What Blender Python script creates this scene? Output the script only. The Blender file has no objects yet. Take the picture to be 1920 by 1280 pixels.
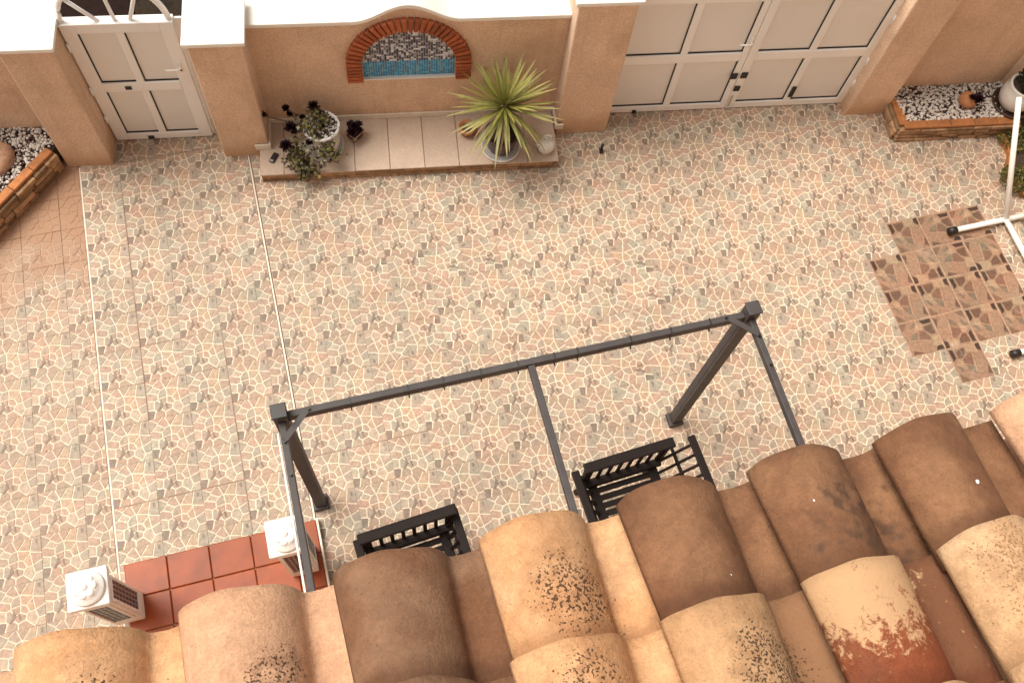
import bpy, bmesh, math, random
from math import sin, cos, pi, radians, sqrt, atan2
from mathutils import Vector, Matrix, Euler
from mathutils.geometry import tessellate_polygon

random.seed(11)
S = 1.0 / 3.0            # one paving tile is a third of a metre; coordinates below count tiles
SC = bpy.context.scene
COL = SC.collection

# ------------------------------------------------------------------ camera, sky, sun, exposure
CAM_POS = (-4.7897, -13.3430, 21.8559)
CAM_R = ((0.9638292, 0.2056112, -0.1695797), (-0.2560016, 0.8912043, -0.3744569), (0.0741377, 0.4043253, 0.9116056))
FPX = 1732.85
cam = bpy.data.objects.new('camera', bpy.data.cameras.new('camera'))
COL.objects.link(cam)
cam.data.sensor_width = 36.0
cam.data.lens = FPX / 1920 * 36.0
cam.data.clip_start = 0.05
cam.data.clip_end = 2000
cam.matrix_world = Matrix.Translation(Vector(CAM_POS) * S) @ Matrix(CAM_R).to_4x4()
SC.camera = cam

world = bpy.data.worlds.new('World')
SC.world = world
world.use_nodes = True
wn, wl = world.node_tree.nodes, world.node_tree.links
bg = wn['Background']
sky = wn.new('ShaderNodeTexSky')
sky.sky_type = 'NISHITA'
sky.sun_disc = False
SUN_EL, SUN_AZ = radians(62), radians(-55)      # azimuth clockwise from +Y
sky.sun_elevation = SUN_EL
sky.sun_rotation = SUN_AZ
sky.air_density = 1.0
sky.dust_density = 4.0
bw = wn.new('ShaderNodeRGBToBW')
mx = wn.new('ShaderNodeMix'); mx.data_type = 'RGBA'
mx.inputs[0].default_value = 0.85               # cloud cover: grey veil over the blue
tint = wn.new('ShaderNodeMix'); tint.data_type = 'RGBA'; tint.blend_type = 'MULTIPLY'; tint.inputs[0].default_value = 1
tint.inputs[7].default_value = (1.0, 0.93, 0.835, 1)
wl.new(sky.outputs[0], bw.inputs[0]); wl.new(sky.outputs[0], mx.inputs[6]); wl.new(bw.outputs[0], mx.inputs[7])
wl.new(mx.outputs[2], tint.inputs[6]); wl.new(tint.outputs[2], bg.inputs[0])
bg.inputs[1].default_value = 0.135

sun = bpy.data.objects.new('sun', bpy.data.lights.new('sun', 'SUN'))
COL.objects.link(sun)
sun.data.energy = 1.9
sun.data.angle = radians(38)
sun.data.color = (1.0, 0.925, 0.82)
sd = Vector((sin(SUN_AZ) * cos(SUN_EL), cos(SUN_AZ) * cos(SUN_EL), sin(SUN_EL)))
sun.rotation_euler = sd.to_track_quat('Z', 'Y').to_euler()
sun.location = sd * 30

SC.view_settings.view_transform = 'Standard'
SC.view_settings.look = 'None'
SC.view_settings.gamma = 1
SC.view_settings.use_curve_mapping = False
SC.view_settings.exposure = 0.72

# ------------------------------------------------------------------ materials
def nodes_of(m):
    m.use_nodes = True
    return m.node_tree.nodes, m.node_tree.links

def mat(name, base, rough=0.6, var=0.12, scale=8.0, bump=0.0, bscale=60.0, metal=0.0, spec=0.5, dirt=None, dscale=1.5, damt=0.0,
        attr=False, rnd=0.0, fine=0.0, fscale=90.0, coat=0.0):
    m = bpy.data.materials.new(name)
    n, l = nodes_of(m)
    p = n['Principled BSDF']
    p.inputs['Roughness'].default_value = rough
    p.inputs['Metallic'].default_value = metal
    p.inputs['Specular IOR Level'].default_value = spec
    p.inputs['Coat Weight'].default_value = coat
    tc = n.new('ShaderNodeTexCoord')
    geo = n.new('ShaderNodeNewGeometry')
    if attr:
        a = n.new('ShaderNodeAttribute'); a.attribute_name = 'Col'; src = a.outputs['Color']
    else:
        r = n.new('ShaderNodeRGB'); r.outputs[0].default_value = (*base, 1); src = r.outputs[0]
    oi = n.new('ShaderNodeObjectInfo')
    if rnd:
        mr = n.new('ShaderNodeMapRange'); mr.inputs['To Min'].default_value = 1 - rnd; mr.inputs['To Max'].default_value = 1 + rnd
        l.new(oi.outputs['Random'], mr.inputs['Value'])
        mm = n.new('ShaderNodeMix'); mm.data_type = 'RGBA'; mm.blend_type = 'MULTIPLY'; mm.inputs[0].default_value = 1
        l.new(src, mm.inputs[6]); l.new(mr.outputs[0], mm.inputs[7]); src = mm.outputs[2]
    def noise_mul(src, sc, v, detail=4):
        nz = n.new('ShaderNodeTexNoise'); nz.inputs['Scale'].default_value = sc; nz.inputs['Detail'].default_value = detail
        l.new(geo.outputs['Position'], nz.inputs['Vector'])
        mr = n.new('ShaderNodeMapRange'); mr.inputs['From Min'].default_value = 0.3; mr.inputs['From Max'].default_value = 0.7
        mr.inputs['To Min'].default_value = 1 - v; mr.inputs['To Max'].default_value = 1 + v
        l.new(nz.outputs[0], mr.inputs['Value'])
        mm = n.new('ShaderNodeMix'); mm.data_type = 'RGBA'; mm.blend_type = 'MULTIPLY'; mm.inputs[0].default_value = 1
        l.new(src, mm.inputs[6]); l.new(mr.outputs[0], mm.inputs[7])
        return mm.outputs[2], nz
    if var: src, _ = noise_mul(src, scale, var)
    if fine: src, _ = noise_mul(src, fscale, fine, 2)
    if dirt:
        nz = n.new('ShaderNodeTexNoise'); nz.inputs['Scale'].default_value = dscale; nz.inputs['Detail'].default_value = 6; nz.inputs['Roughness'].default_value = 0.65
        l.new(geo.outputs['Position'], nz.inputs['Vector'])
        mr = n.new('ShaderNodeMapRange'); mr.inputs['From Min'].default_value = 0.5; mr.inputs['From Max'].default_value = 0.75
        mr.inputs['To Max'].default_value = damt
        l.new(nz.outputs[0], mr.inputs['Value'])
        mm = n.new('ShaderNodeMix'); mm.data_type = 'RGBA'
        l.new(mr.outputs[0], mm.inputs[0]); l.new(src, mm.inputs[6]); mm.inputs[7].default_value = (*dirt, 1); src = mm.outputs[2]
    l.new(src, p.inputs['Base Color'])
    if bump:
        nz = n.new('ShaderNodeTexNoise'); nz.inputs['Scale'].default_value = bscale; nz.inputs['Detail'].default_value = 5
        l.new(geo.outputs['Position'], nz.inputs['Vector'])
        b = n.new('ShaderNodeBump'); b.inputs['Strength'].default_value = bump; b.inputs['Distance'].default_value = 0.01
        l.new(nz.outputs[0], b.inputs['Height']); l.new(b.outputs[0], p.inputs['Normal'])
    m['src'] = 1
    return m

M = {}
M['stucco'] = mat('stucco', (0.72, 0.515, 0.37), 0.9, 0.10, 2.2, 0.7, 110, fine=0.16, fscale=70, dirt=(0.36, 0.20, 0.10), dscale=1.6, damt=0.5)
def damp_foot(m):
    n, l = m.node_tree.nodes, m.node_tree.links
    p = n['Principled BSDF']; src = p.inputs['Base Color'].links[0].from_socket
    geo = n.new('ShaderNodeNewGeometry'); sp = n.new('ShaderNodeSeparateXYZ'); l.new(geo.outputs['Position'], sp.inputs[0])
    nz = n.new('ShaderNodeTexNoise'); nz.inputs['Scale'].default_value = 5; nz.inputs['Detail'].default_value = 5; l.new(geo.outputs['Position'], nz.inputs['Vector'])
    ml = n.new('ShaderNodeMath'); ml.operation = 'MULTIPLY_ADD'; l.new(nz.outputs[0], ml.inputs[0]); ml.inputs[1].default_value = .5; l.new(sp.outputs['Z'], ml.inputs[2])
    mr = n.new('ShaderNodeMapRange'); mr.interpolation_type = 'SMOOTHSTEP'; mr.inputs['From Min'].default_value = .22; mr.inputs['From Max'].default_value = .62; mr.inputs['To Min'].default_value = .62; mr.inputs['To Max'].default_value = 0
    l.new(ml.outputs[0], mr.inputs['Value'])
    mm = n.new('ShaderNodeMix'); mm.data_type = 'RGBA'; l.new(mr.outputs[0], mm.inputs[0]); l.new(src, mm.inputs[6]); mm.inputs[7].default_value = (.46, .25, .12, 1)
    vm = n.new('ShaderNodeVectorMath'); vm.operation = 'MULTIPLY'; vm.inputs[1].default_value = (9, 9, .7); l.new(geo.outputs['Position'], vm.inputs[0])
    n2 = n.new('ShaderNodeTexNoise'); n2.inputs['Scale'].default_value = 1; n2.inputs['Detail'].default_value = 5; n2.inputs['Roughness'].default_value = .6; l.new(vm.outputs[0], n2.inputs['Vector'])
    r2 = n.new('ShaderNodeMapRange'); r2.inputs['From Min'].default_value = .52; r2.inputs['From Max'].default_value = .75; r2.inputs['To Max'].default_value = .35; l.new(n2.outputs[0], r2.inputs['Value'])
    m2 = n.new('ShaderNodeMix'); m2.data_type = 'RGBA'; l.new(r2.outputs[0], m2.inputs[0]); l.new(mm.outputs[2], m2.inputs[6]); m2.inputs[7].default_value = (.42, .27, .17, 1)
    l.new(m2.outputs[2], p.inputs['Base Color'])
damp_foot(M['stucco'])
M['coping'] = mat('coping', (0.83, 0.80, 0.75), 0.7, 0.03, 4, 0.1, 60, dirt=(0.70, 0.64, 0.55), dscale=3, damt=0.3)
M['paint'] = mat('paint', (0.88, 0.87, 0.85), 0.35, 0.03, 3)
M['panel'] = mat('panel', (0.80, 0.78, 0.75), 0.45, 0.03, 2)
M['gasket'] = mat('gasket', (0.012, 0.010, 0.009), 0.6, 0)
M['black'] = mat('black', (0.012, 0.010, 0.010), 0.45, 0.1)
M['brick'] = mat('brick', (0.36, 0.095, 0.034), 0.85, 0.2, 25, 0.4, 120, rnd=0.22)
M['mortar'] = mat('mortar', (0.50, 0.29, 0.18), 0.9, 0.1, 20, 0.3, 90)
M['mosaic'] = mat('mosaic', (1, 1, 1), 0.25, 0.05, 30, attr=True)
M['grout'] = mat('grout', (0.55, 0.50, 0.46), 0.8, 0.05)
M['tile'] = None
M['platform'] = mat('platform', (0.50, 0.385, 0.30), 0.5, 0.10, 3, fine=0.07, fscale=45, rnd=0.05)
M['stone'] = mat('stone', (0.34, 0.205, 0.11), 0.85, 0.30, 14, 0.7, 45, rnd=0.38, dirt=(0.16, 0.085, 0.04), dscale=12, damt=0.6)
M['terracotta'] = mat('terracotta', (0.42, 0.19, 0.085), 0.8, 0.15, 14, 0.2, 80, rnd=0.15)
M['capbrick'] = mat('capbrick', (0.40, 0.155, 0.05), 0.75, 0.2, 16, 0.3, 80, rnd=0.22)
M['redtile'] = mat('redtile', (0.26, 0.050, 0.009), 0.38, 0.22, 6, 0.05, 30, rnd=0.10, spec=0.3)
M['metalgrey'] = mat('metalgrey', (0.062, 0.055, 0.056), 0.55, 0.15, 12, spec=0.3)
M['plastic'] = mat('plastic', (0.013, 0.008, 0.007), 0.6, 0.15, 20, spec=0.2)
M['white_tube'] = mat('white_tube', (0.82, 0.80, 0.76), 0.35, 0.03)
M['plaster'] = mat('plaster', (0.84, 0.82, 0.79), 0.6, 0.04, 10)
M['solar'] = mat('solar', (0.018, 0.022, 0.034), 0.2, 0.1)
M['louvre'] = mat('louvre', (0.30, 0.31, 0.33), 0.4, 0.05)
M['soil'] = mat('soil', (0.05, 0.032, 0.022), 0.95, 0.4, 40, 0.8, 90)
M['ceramic'] = mat('ceramic', (0.70, 0.68, 0.64), 0.25, 0.05, 8)
M['ceramic_blue'] = mat('ceramic_blue', (0.70, 0.68, 0.65), 0.25, 0.05, 8, dirt=(0.05, 0.05, 0.09), dscale=22, damt=0.9)
M['ceramic_dark'] = mat('ceramic_dark', (0.07, 0.04, 0.03), 0.35, 0.2, 8)
M['pebble'] = mat('pebble', (1, 1, 1), 0.7, 0.1, 40, attr=True)
M['palestone'] = mat('palestone', (0.50, 0.37, 0.27), 0.85, 0.25, 20, 0.5, 60)
M['rock'] = mat('rock', (0.42, 0.25, 0.16), 0.9, 0.22, 14, 0.8, 35)
M['leaf'] = mat('leaf', (1, 1, 1), 0.45, 0.15, 14, attr=True, rnd=0.18)
M['trunk'] = mat('trunk', (0.16, 0.11, 0.07), 0.9, 0.3, 30, 0.6, 60)
M['rosette'] = mat('rosette', (0.022, 0.007, 0.010), 0.35, 0.3, 30)
M['asphalt'] = mat('asphalt', (0.020, 0.011, 0.009), 0.95, 0.2, 20, 0.4, 200, spec=0.1)
M['carpaint'] = mat('carpaint', (0.008, 0.006, 0.007), 0.15, 0, coat=0.6)
M['carglass'] = mat('carglass', (0.01, 0.01, 0.012), 0.05, 0)
M['lens'] = mat('lens', (0.35, 0.33, 0.32), 0.15, 0)
M['tyre'] = mat('tyre', (0.018, 0.017, 0.017), 0.8, 0.1)
M['steel'] = mat('steel', (0.62, 0.56, 0.48), 0.35, 0.03, metal=0.6)
M['trim'] = mat('trim', (0.70, 0.62, 0.52), 0.5, 0.1, 10)
M['joint'] = mat('joint', (0.26, 0.17, 0.12), 0.9, 0.2, 10)
M['slab'] = mat('slab', (0.36, 0.25, 0.17), 0.9, 0.1, 10)
M['ground'] = mat('ground', (0.20, 0.15, 0.11), 0.95, 0.2, 1)
M['moss'] = mat('moss', (1, 1, 1), 0.8, 0.2, 30, attr=True)

def floor_mat(name, dusty=False):
    """glazed paving: printed colour per stone, mottled, pale scuffs, earth staining where dusty"""
    m = bpy.data.materials.new(name)
    n, l = nodes_of(m)
    p = n['Principled BSDF']; p.inputs['Roughness'].default_value = 0.55; p.inputs['Specular IOR Level'].default_value = 0.35
    a = n.new('ShaderNodeAttribute'); a.attribute_name = 'Col'
    geo = n.new('ShaderNodeNewGeometry'); oi = n.new('ShaderNodeObjectInfo')
    def mix(bt, f, A, B):
        x = n.new('ShaderNodeMix'); x.data_type = 'RGBA'; x.blend_type = bt
        for i, v in ((0, f), (6, A), (7, B)):
            if hasattr(v, 'is_output'): l.new(v, x.inputs[i])
            else: x.inputs[i].default_value = v
        return x.outputs[2]
    def noise(sc, det=4, ro=0.5):
        z = n.new('ShaderNodeTexNoise'); z.inputs['Scale'].default_value = sc; z.inputs['Detail'].default_value = det; z.inputs['Roughness'].default_value = ro
        l.new(geo.outputs['Position'], z.inputs['Vector']); return z
    def rng(v, a0, a1, b0, b1):
        r = n.new('ShaderNodeMapRange')
        for k, x in (('From Min', a0), ('From Max', a1), ('To Min', b0), ('To Max', b1)): r.inputs[k].default_value = x
        l.new(v, r.inputs['Value']); return r.outputs[0]
    c = a.outputs['Color']
    c = mix('MULTIPLY', 1.0, c, rng(noise(34, 4, .65).outputs[0], .3, .7, .74, 1.20))
    c = mix('MULTIPLY', 1.0, c, rng(noise(110, 2).outputs[0], .3, .7, .90, 1.10))
    z = noise(5.0, 2)
    r = n.new('ShaderNodeValToRGB'); r.color_ramp.elements[0].color = (1.07, .96, .90, 1); r.color_ramp.elements[0].position = .32
    r.color_ramp.elements[1].color = (.93, 1.0, .97, 1); r.color_ramp.elements[1].position = .68
    l.new(z.outputs[0], r.inputs[0]); c = mix('MULTIPLY', 1.0, c, r.outputs[0])
    c = mix('MULTIPLY', 1.0, c, rng(oi.outputs['Random'], 0, 1, .94, 1.05))
    c = mix('MULTIPLY', 1.0, c, rng(noise(.55, 3).outputs[0], .3, .7, .90, 1.06))
    sm = noise(3.1, 6, .7)
    c = mix('MIX', rng(sm.outputs[0], .60, .80, 0, .45), c, (.70, .62, .52, 1))
    if dusty:
        sp = n.new('ShaderNodeSeparateXYZ'); l.new(geo.outputs['Position'], sp.inputs[0])
        ad = n.new('ShaderNodeMath'); ad.operation = 'ADD'
        nn = rng(noise(4, 4).outputs[0], .3, .7, -.30, .30)
        l.new(sp.outputs['Y'], ad.inputs[0]); l.new(nn, ad.inputs[1])
        c = mix('MIX', rng(ad.outputs[0], -.35, .45, .10, .97), c, (.34, .19, .11, 1))
    l.new(c, p.inputs['Base Color'])
    b = n.new('ShaderNodeBump'); b.inputs['Strength'].default_value = .25; b.inputs['Distance'].default_value = .004
    l.new(noise(60, 4).outputs[0], b.inputs['Height']); l.new(b.outputs[0], p.inputs['Normal'])
    return m
M['tile'] = floor_mat('tile')
M['tile_dusty'] = floor_mat('tile_dusty', True)

def roof_mat(name, base, base2, spots=None, spot_at=(0.4, 0.5), spot_r=0.3, spot_scale=60, spot_th=0.55, soft=.065, pan=None, lichen=None, lichen_at=(.4, .2), lichen_r=.5):
    """fired clay: two tones in soft bands, lichen specks within a patch (object space, so each stain stays on its tile)"""
    m = bpy.data.materials.new(name)
    n, l = nodes_of(m)
    p = n['Principled BSDF']; p.inputs['Roughness'].default_value = 0.8; p.inputs['Specular IOR Level'].default_value = 0.3
    tc = n.new('ShaderNodeTexCoord'); co = tc.outputs['Object']
    geo = n.new('ShaderNodeNewGeometry')
    def mix(f, A, B, bt='MIX'):
        x = n.new('ShaderNodeMix'); x.data_type = 'RGBA'; x.blend_type = bt
        for i, v in ((0, f), (6, A), (7, B)):
            if hasattr(v, 'is_output'): l.new(v, x.inputs[i])
            else: x.inputs[i].default_value = v
        return x.outputs[2]
    def noise(sc, det=4, ro=0.5, dist=0):
        z = n.new('ShaderNodeTexNoise'); z.inputs['Scale'].default_value = sc; z.inputs['Detail'].default_value = det; z.inputs['Roughness'].default_value = ro; z.inputs['Distortion'].default_value = dist
        l.new(geo.outputs['Position'], z.inputs['Vector']); return z.outputs[0]
    def rng(v, a0, a1, b0, b1):
        r = n.new('ShaderNodeMapRange'); r.interpolation_type = 'SMOOTHSTEP'
        for k, x in (('From Min', a0), ('From Max', a1), ('To Min', b0), ('To Max', b1)): r.inputs[k].default_value = x
        l.new(v, r.inputs['Value']); return r.outputs[0]
    def math(op, A, B):
        x = n.new('ShaderNodeMath'); x.operation = op
        for i, v in ((0, A), (1, B)):
            if hasattr(v, 'is_output'): l.new(v, x.inputs[i])
            else: x.inputs[i].default_value = v
        return x.outputs[0]
    def patch(at, r):
        v = n.new('ShaderNodeVectorMath'); v.operation = 'DISTANCE'
        f = n.new('ShaderNodeVectorMath'); f.operation = 'MULTIPLY'; l.new(co, f.inputs[0]); f.inputs[1].default_value = (1, 1, 0)
        l.new(f.outputs[0], v.inputs[0]); v.inputs[1].default_value = (at[0] * .25, at[1] * .25, 0)
        d = math('ADD', v.outputs['Value'], math('MULTIPLY', math('SUBTRACT', noise(14, 3), .5), .09))
        return rng(d, r * .25 * .25, r * .25, 1, 0)
    c = mix(rng(noise(7, 3, .5, .6), .35, .65, 0, 1), (*base, 1), (*base2, 1))
    c = mix(1.0, c, rng(noise(3.2, 4, .6, .8), .3, .7, .80, 1.14), 'MULTIPLY')
    c = mix(1.0, c, rng(noise(60, 4, .6), .3, .7, .90, 1.10), 'MULTIPLY')
    c = mix(1.0, c, rng(noise(260, 3, .6), .3, .7, .90, 1.08), 'MULTIPLY')
    if pan:
        sx = n.new('ShaderNodeSeparateXYZ'); l.new(co, sx.inputs[0])
        pf_ = math('ADD', sx.outputs['X'], math('MULTIPLY', math('SUBTRACT', noise(18, 4), .5), .05))
        c = mix(rng(pf_, .17, .205, 0, .9), c, (*pan, 1))
    c = mix(rng(noise(190, 2), .60, .72, 0, .35), c, (base[0] * .45, base[1] * .40, base[2] * .36, 1))
    if lichen:
        f = math('MULTIPLY', patch(lichen_at, lichen_r), 1.0)
        th = rng(math('ADD', math('MULTIPLY_ADD', noise(150, 4, .7), .35) if False else math('ADD', math('MULTIPLY', noise(48, 5, .7, .6), .72), math('MULTIPLY', noise(170, 3, .6), .28)), math('MULTIPLY', f, .30)), .60, .72, 0, .88)
        c = mix(th, c, (*lichen, 1))
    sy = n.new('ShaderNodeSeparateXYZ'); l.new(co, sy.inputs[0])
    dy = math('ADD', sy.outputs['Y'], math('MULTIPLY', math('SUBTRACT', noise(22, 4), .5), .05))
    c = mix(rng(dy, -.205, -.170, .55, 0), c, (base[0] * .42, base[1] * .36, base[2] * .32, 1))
    if spots:
        f = patch(spot_at, spot_r)
        c = mix(math('MULTIPLY', math('MULTIPLY', f, rng(noise(40, 4), .4, .65, 0, 1)), .42 if soft < .1 else .15), c, (base[0] * .40, base[1] * .34, base[2] * .30, 1))
        th = rng(math('ADD', noise(spot_scale, 2, .5), math('MULTIPLY', f, .25)), spot_th + .195, spot_th + .195 + soft, 0, .9)
        c = mix(th, c, (*spots, 1))
    l.new(c, p.inputs['Base Color'])
    b = n.new('ShaderNodeBump'); b.inputs['Strength'].default_value = .7; b.inputs['Distance'].default_value = .005
    l.new(noise(130, 6, .7), b.inputs['Height']); l.new(b.outputs[0], p.inputs['Normal'])
    return m

# ------------------------------------------------------------------ mesh helpers (tile units)
class MB:
    def __init__(s): s.v = []; s.f = []; s.m = []; s.c = []
    def add(s, vs, fs, m=0, c=None):
        o = len(s.v); s.v += [tuple(x) for x in vs]
        for f in fs: s.f.append([i + o for i in f]); s.m.append(m); s.c.append(c)
        return s
    def box(s, x0, x1, y0, y1, z0, z1, m=0, c=None, T=None):
        vs = [(x, y, z) for z in (z0, z1) for y in (y0, y1) for x in (x0, x1)]
        if T: vs = [T @ Vector(v) for v in vs]
        return s.add(vs, [(0, 2, 3, 1), (4, 5, 7, 6), (0, 1, 5, 4), (2, 6, 7, 3), (1, 3, 7, 5), (0, 4, 6, 2)], m, c)
    def prism(s, poly, z0, z1, m=0, c=None, plane='xy', top=True, bottom=True):
        n = len(poly)
        def P(a, b, h): return (a, b, h) if plane == 'xy' else ((a, h, b) if plane == 'xz' else (h, a, b))
        vs = [P(a, b, z0) for a, b in poly] + [P(a, b, z1) for a, b in poly]
        fs = [(i, (i + 1) % n, n + (i + 1) % n, n + i) for i in range(n)]
        if top: fs.append(tuple(range(n, 2 * n)))
        if bottom: fs.append(tuple(reversed(range(n))))
        return s.add(vs, fs, m, c)
    def tube(s, pts, r, n=8, m=0, c=None, cap=True):
        pts = [Vector(p) for p in pts]; k = len(pts)
        rs = r if isinstance(r, (list, tuple)) else [r] * k
        ring = []; up = Vector((0, 0, 1))
        for i, p in enumerate(pts):
            t = (pts[min(i + 1, k - 1)] - pts[max(i - 1, 0)]).normalized()
            a = t.cross(up if abs(t.z) < .95 else Vector((1, 0, 0))).normalized(); b = a.cross(t)
            ring += [p + (a * cos(2 * pi * j / n) + b * sin(2 * pi * j / n)) * rs[i] for j in range(n)]
        fs = [(i * n + j, i * n + (j + 1) % n, (i + 1) * n + (j + 1) % n, (i + 1) * n + j) for i in range(k - 1) for j in range(n)]
        if cap: fs += [tuple(reversed(range(n))), tuple(range((k - 1) * n, k * n))]
        return s.add(ring, fs, m, c)
    def bar(s, a, b, w, h, m=0, c=None, up=(0, 0, 1)):
        a, b = Vector(a), Vector(b); t = (b - a).normalized(); u = Vector(up)
        x = t.cross(u).normalized(); y = x.cross(t)
        vs = [q + x * i * w / 2 + y * j * h / 2 for q in (a, b) for i, j in ((-1, -1), (1, -1), (1, 1), (-1, 1))]
        return s.add(vs, [(3, 2, 1, 0), (4, 5, 6, 7), (0, 1, 5, 4), (1, 2, 6, 5), (2, 3, 7, 6), (3, 0, 4, 7)], m, c)
    def lathe(s, prof, n=24, m=0, c=None, at=(0, 0, 0)):
        vs = []; k = len(prof)
        for r, z in prof: vs += [(at[0] + r * cos(2 * pi * j / n), at[1] + r * sin(2 * pi * j / n), at[2] + z) for j in range(n)]
        fs = [(i * n + j, i * n + (j + 1) % n, (i + 1) * n + (j + 1) % n, (i + 1) * n + j) for i in range(k - 1) for j in range(n)]
        fs += [tuple(reversed(range(n))), tuple(range((k - 1) * n, k * n))]
        return s.add(vs, fs, m, c)
    def blob(s, at, r, sq=(1, 1, 1), m=0, c=None, jit=0.15, sub=1, rng=random):
        bm = bmesh.new(); bmesh.ops.create_icosphere(bm, subdivisions=sub, radius=1)
        vs = [Vector((v.co.x * sq[0], v.co.y * sq[1], v.co.z * sq[2])) * r * (1 + rng.uniform(-jit, jit)) + Vector(at) for v in bm.verts]
        bm.verts.index_update(); fs = [[v.index for v in f.verts] for f in bm.faces]; bm.free()
        return s.add(vs, fs, m, c)
    def mesh(s, name, mats, smooth=False):
        me = bpy.data.meshes.new(name)
        me.from_pydata([(x * S, y * S, z * S) for x, y, z in s.v], [], s.f)
        for x in (mats if isinstance(mats, (list, tuple)) else [mats]): me.materials.append(M[x] if isinstance(x, str) else x)
        me.polygons.foreach_set('material_index', s.m)
        if any(c is not None for c in s.c):
            at = me.attributes.new('Col', 'FLOAT_COLOR', 'CORNER'); d = []
            for f, c in zip(s.f, s.c): d += (list(c or (1, 1, 1)) + [1.0]) * len(f)
            at.data.foreach_set('color', d)
        me.validate(); me.update()
        bm = bmesh.new(); bm.from_mesh(me); bmesh.ops.recalc_face_normals(bm, faces=bm.faces); bm.to_mesh(me); bm.free()
        if smooth: me.polygons.foreach_set('use_smooth', [True] * len(me.polygons))
        return me
    def build(s, name, mats, parent=None, smooth=False, bevel=0.0, loc=(0, 0, 0), rot=0.0, seg=2):
        return link(name, s.mesh(name, mats, smooth), parent, loc, rot, bevel, seg)

def link(name, me, parent=None, loc=(0, 0, 0), rot=0.0, bevel=0.0, seg=2):
    o = bpy.data.objects.new(name, me); COL.objects.link(o)
    o.location = Vector(loc) * S
    o.rotation_euler = rot if isinstance(rot, (tuple, Euler)) else (0, 0, rot)
    if parent: o.parent = parent
    if bevel:
        b = o.modifiers.new('edge', 'BEVEL'); b.width = bevel * S; b.segments = seg; b.limit_method = 'ANGLE'; b.angle_limit = radians(40); b.harden_normals = False
    return o

def thing(name, label, cat, loc=(0, 0, 0), rot=0.0, group=None):
    return tag(link(name, None, None, loc, rot), label, cat, group)
def tag(o, label, cat, group=None):
    o['label'] = label; o['category'] = cat
    if group: o['group'] = group
    return o
def structure(o): o['kind'] = 'structure'; return o
def stuff(o): o['kind'] = 'stuff'; return o
def copy_tree(o, parent=None):
    c = o.copy(); COL.objects.link(c); c.parent = parent
    for ch in list(o.children): copy_tree(ch, c)
    return c

# wall frame: U runs along the front wall, V points out to the street
TH = radians(-8.548)
WO = (-6.18, 1.80)
def W(u, v, z=0.0): return (WO[0] + u * cos(TH) - v * sin(TH), WO[1] + u * sin(TH) + v * cos(TH), z)
def toW(x, y): dx, dy = x - WO[0], y - WO[1]; return dx * cos(TH) + dy * sin(TH), -dx * sin(TH) + dy * cos(TH)

def project(x, y, z=0.0):
    d = Vector((x - CAM_POS[0], y - CAM_POS[1], z - CAM_POS[2]))
    q = Matrix(CAM_R).transposed() @ d
    return 960 + FPX * q.x / -q.z, 640 - FPX * q.y / -q.z

# ------------------------------------------------------------------ ground and paving
g = MB(); g.box(-300, 300, -300, 300, -0.9, -0.30)
structure(g.build('ground', 'ground'))
g = MB(); g.box(-60, 60, 2.9, 40, -0.25, -0.06)
structure(g.build('street', 'asphalt', loc=(WO[0], WO[1], 0), rot=TH))

def clip(poly, a, b, c):                       # keep a*x + b*y <= c
    out = []
    for i in range(len(poly)):
        p, q = poly[i], poly[(i + 1) % len(poly)]
        dp, dq = a * p[0] + b * p[1] - c, a * q[0] + b * q[1] - c
        if dp <= 0: out.append(p)
        if (dp < 0 < dq) or (dq < 0 < dp):
            t = dp / (dp - dq); out.append((p[0] + t * (q[0] - p[0]), p[1] + t * (q[1] - p[1])))
    return out
def inset(poly, d):
    n = len(poly); A = sum(poly[i][0] * poly[(i + 1) % n][1] - poly[(i + 1) % n][0] * poly[i][1] for i in range(n))
    if A < 0: poly = poly[::-1]
    out = []
    for i in range(n):
        p0, p1, p2 = Vector(poly[i - 1]), Vector(poly[i]), Vector(poly[(i + 1) % n])
        e1, e2 = (p1 - p0), (p2 - p1)
        if e1.length < 1e-6 or e2.length < 1e-6: continue
        e1.normalize(); e2.normalize()
        n1, n2 = Vector((-e1.y, e1.x)), Vector((-e2.y, e2.x)); b = n1 + n2
        if b.length < .3: b = n1
        b.normalize(); k = d / max(.45, b.dot(n1)); out.append(tuple(p1 + b * k))
    return out

def affine(o, ex, ey):
    det = ex[0] * ey[1] - ex[1] * ey[0]
    def f(p):
        x, y = p[0] - o[0], p[1] - o[1]
        return ((x * ey[1] - y * ey[0]) / det, (ex[0] * y - ex[1] * x) / det)
    return f
PK, OC, GR, DK, LT, BR = (.385, .275, .218), (.410, .305, .222), (.340, .283, .232), (.215, .168, .138), (.410, .335, .268), (.355, .260, .202)
JOINT = (.70, .595, .475)
A1 = affine((666, 644), (517, -110), (-58, -457))
SEEDS = [(DK, (690, 576)), (LT, (690, 478)), (GR, (772, 468)), (BR, (800, 582)), (PK, (918, 392)), (BR, (892, 462)), (LT, (1020, 462)), (BR, (945, 558)),
         (GR, (1122, 410)), (OC, (935, 300)), (PK, (1062, 318)), (PK, (716, 356)), (GR, (828, 330)), (GR, (648, 248)), (PK, (772, 222)), (LT, (735, 292)),
         (OC, (950, 186)), (GR, (1082, 186)), (BR, (880, 160)), (LT, (1150, 500)), (PK, (690, 170)), (OC, (1000, 340)), (BR, (850, 400))]
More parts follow.
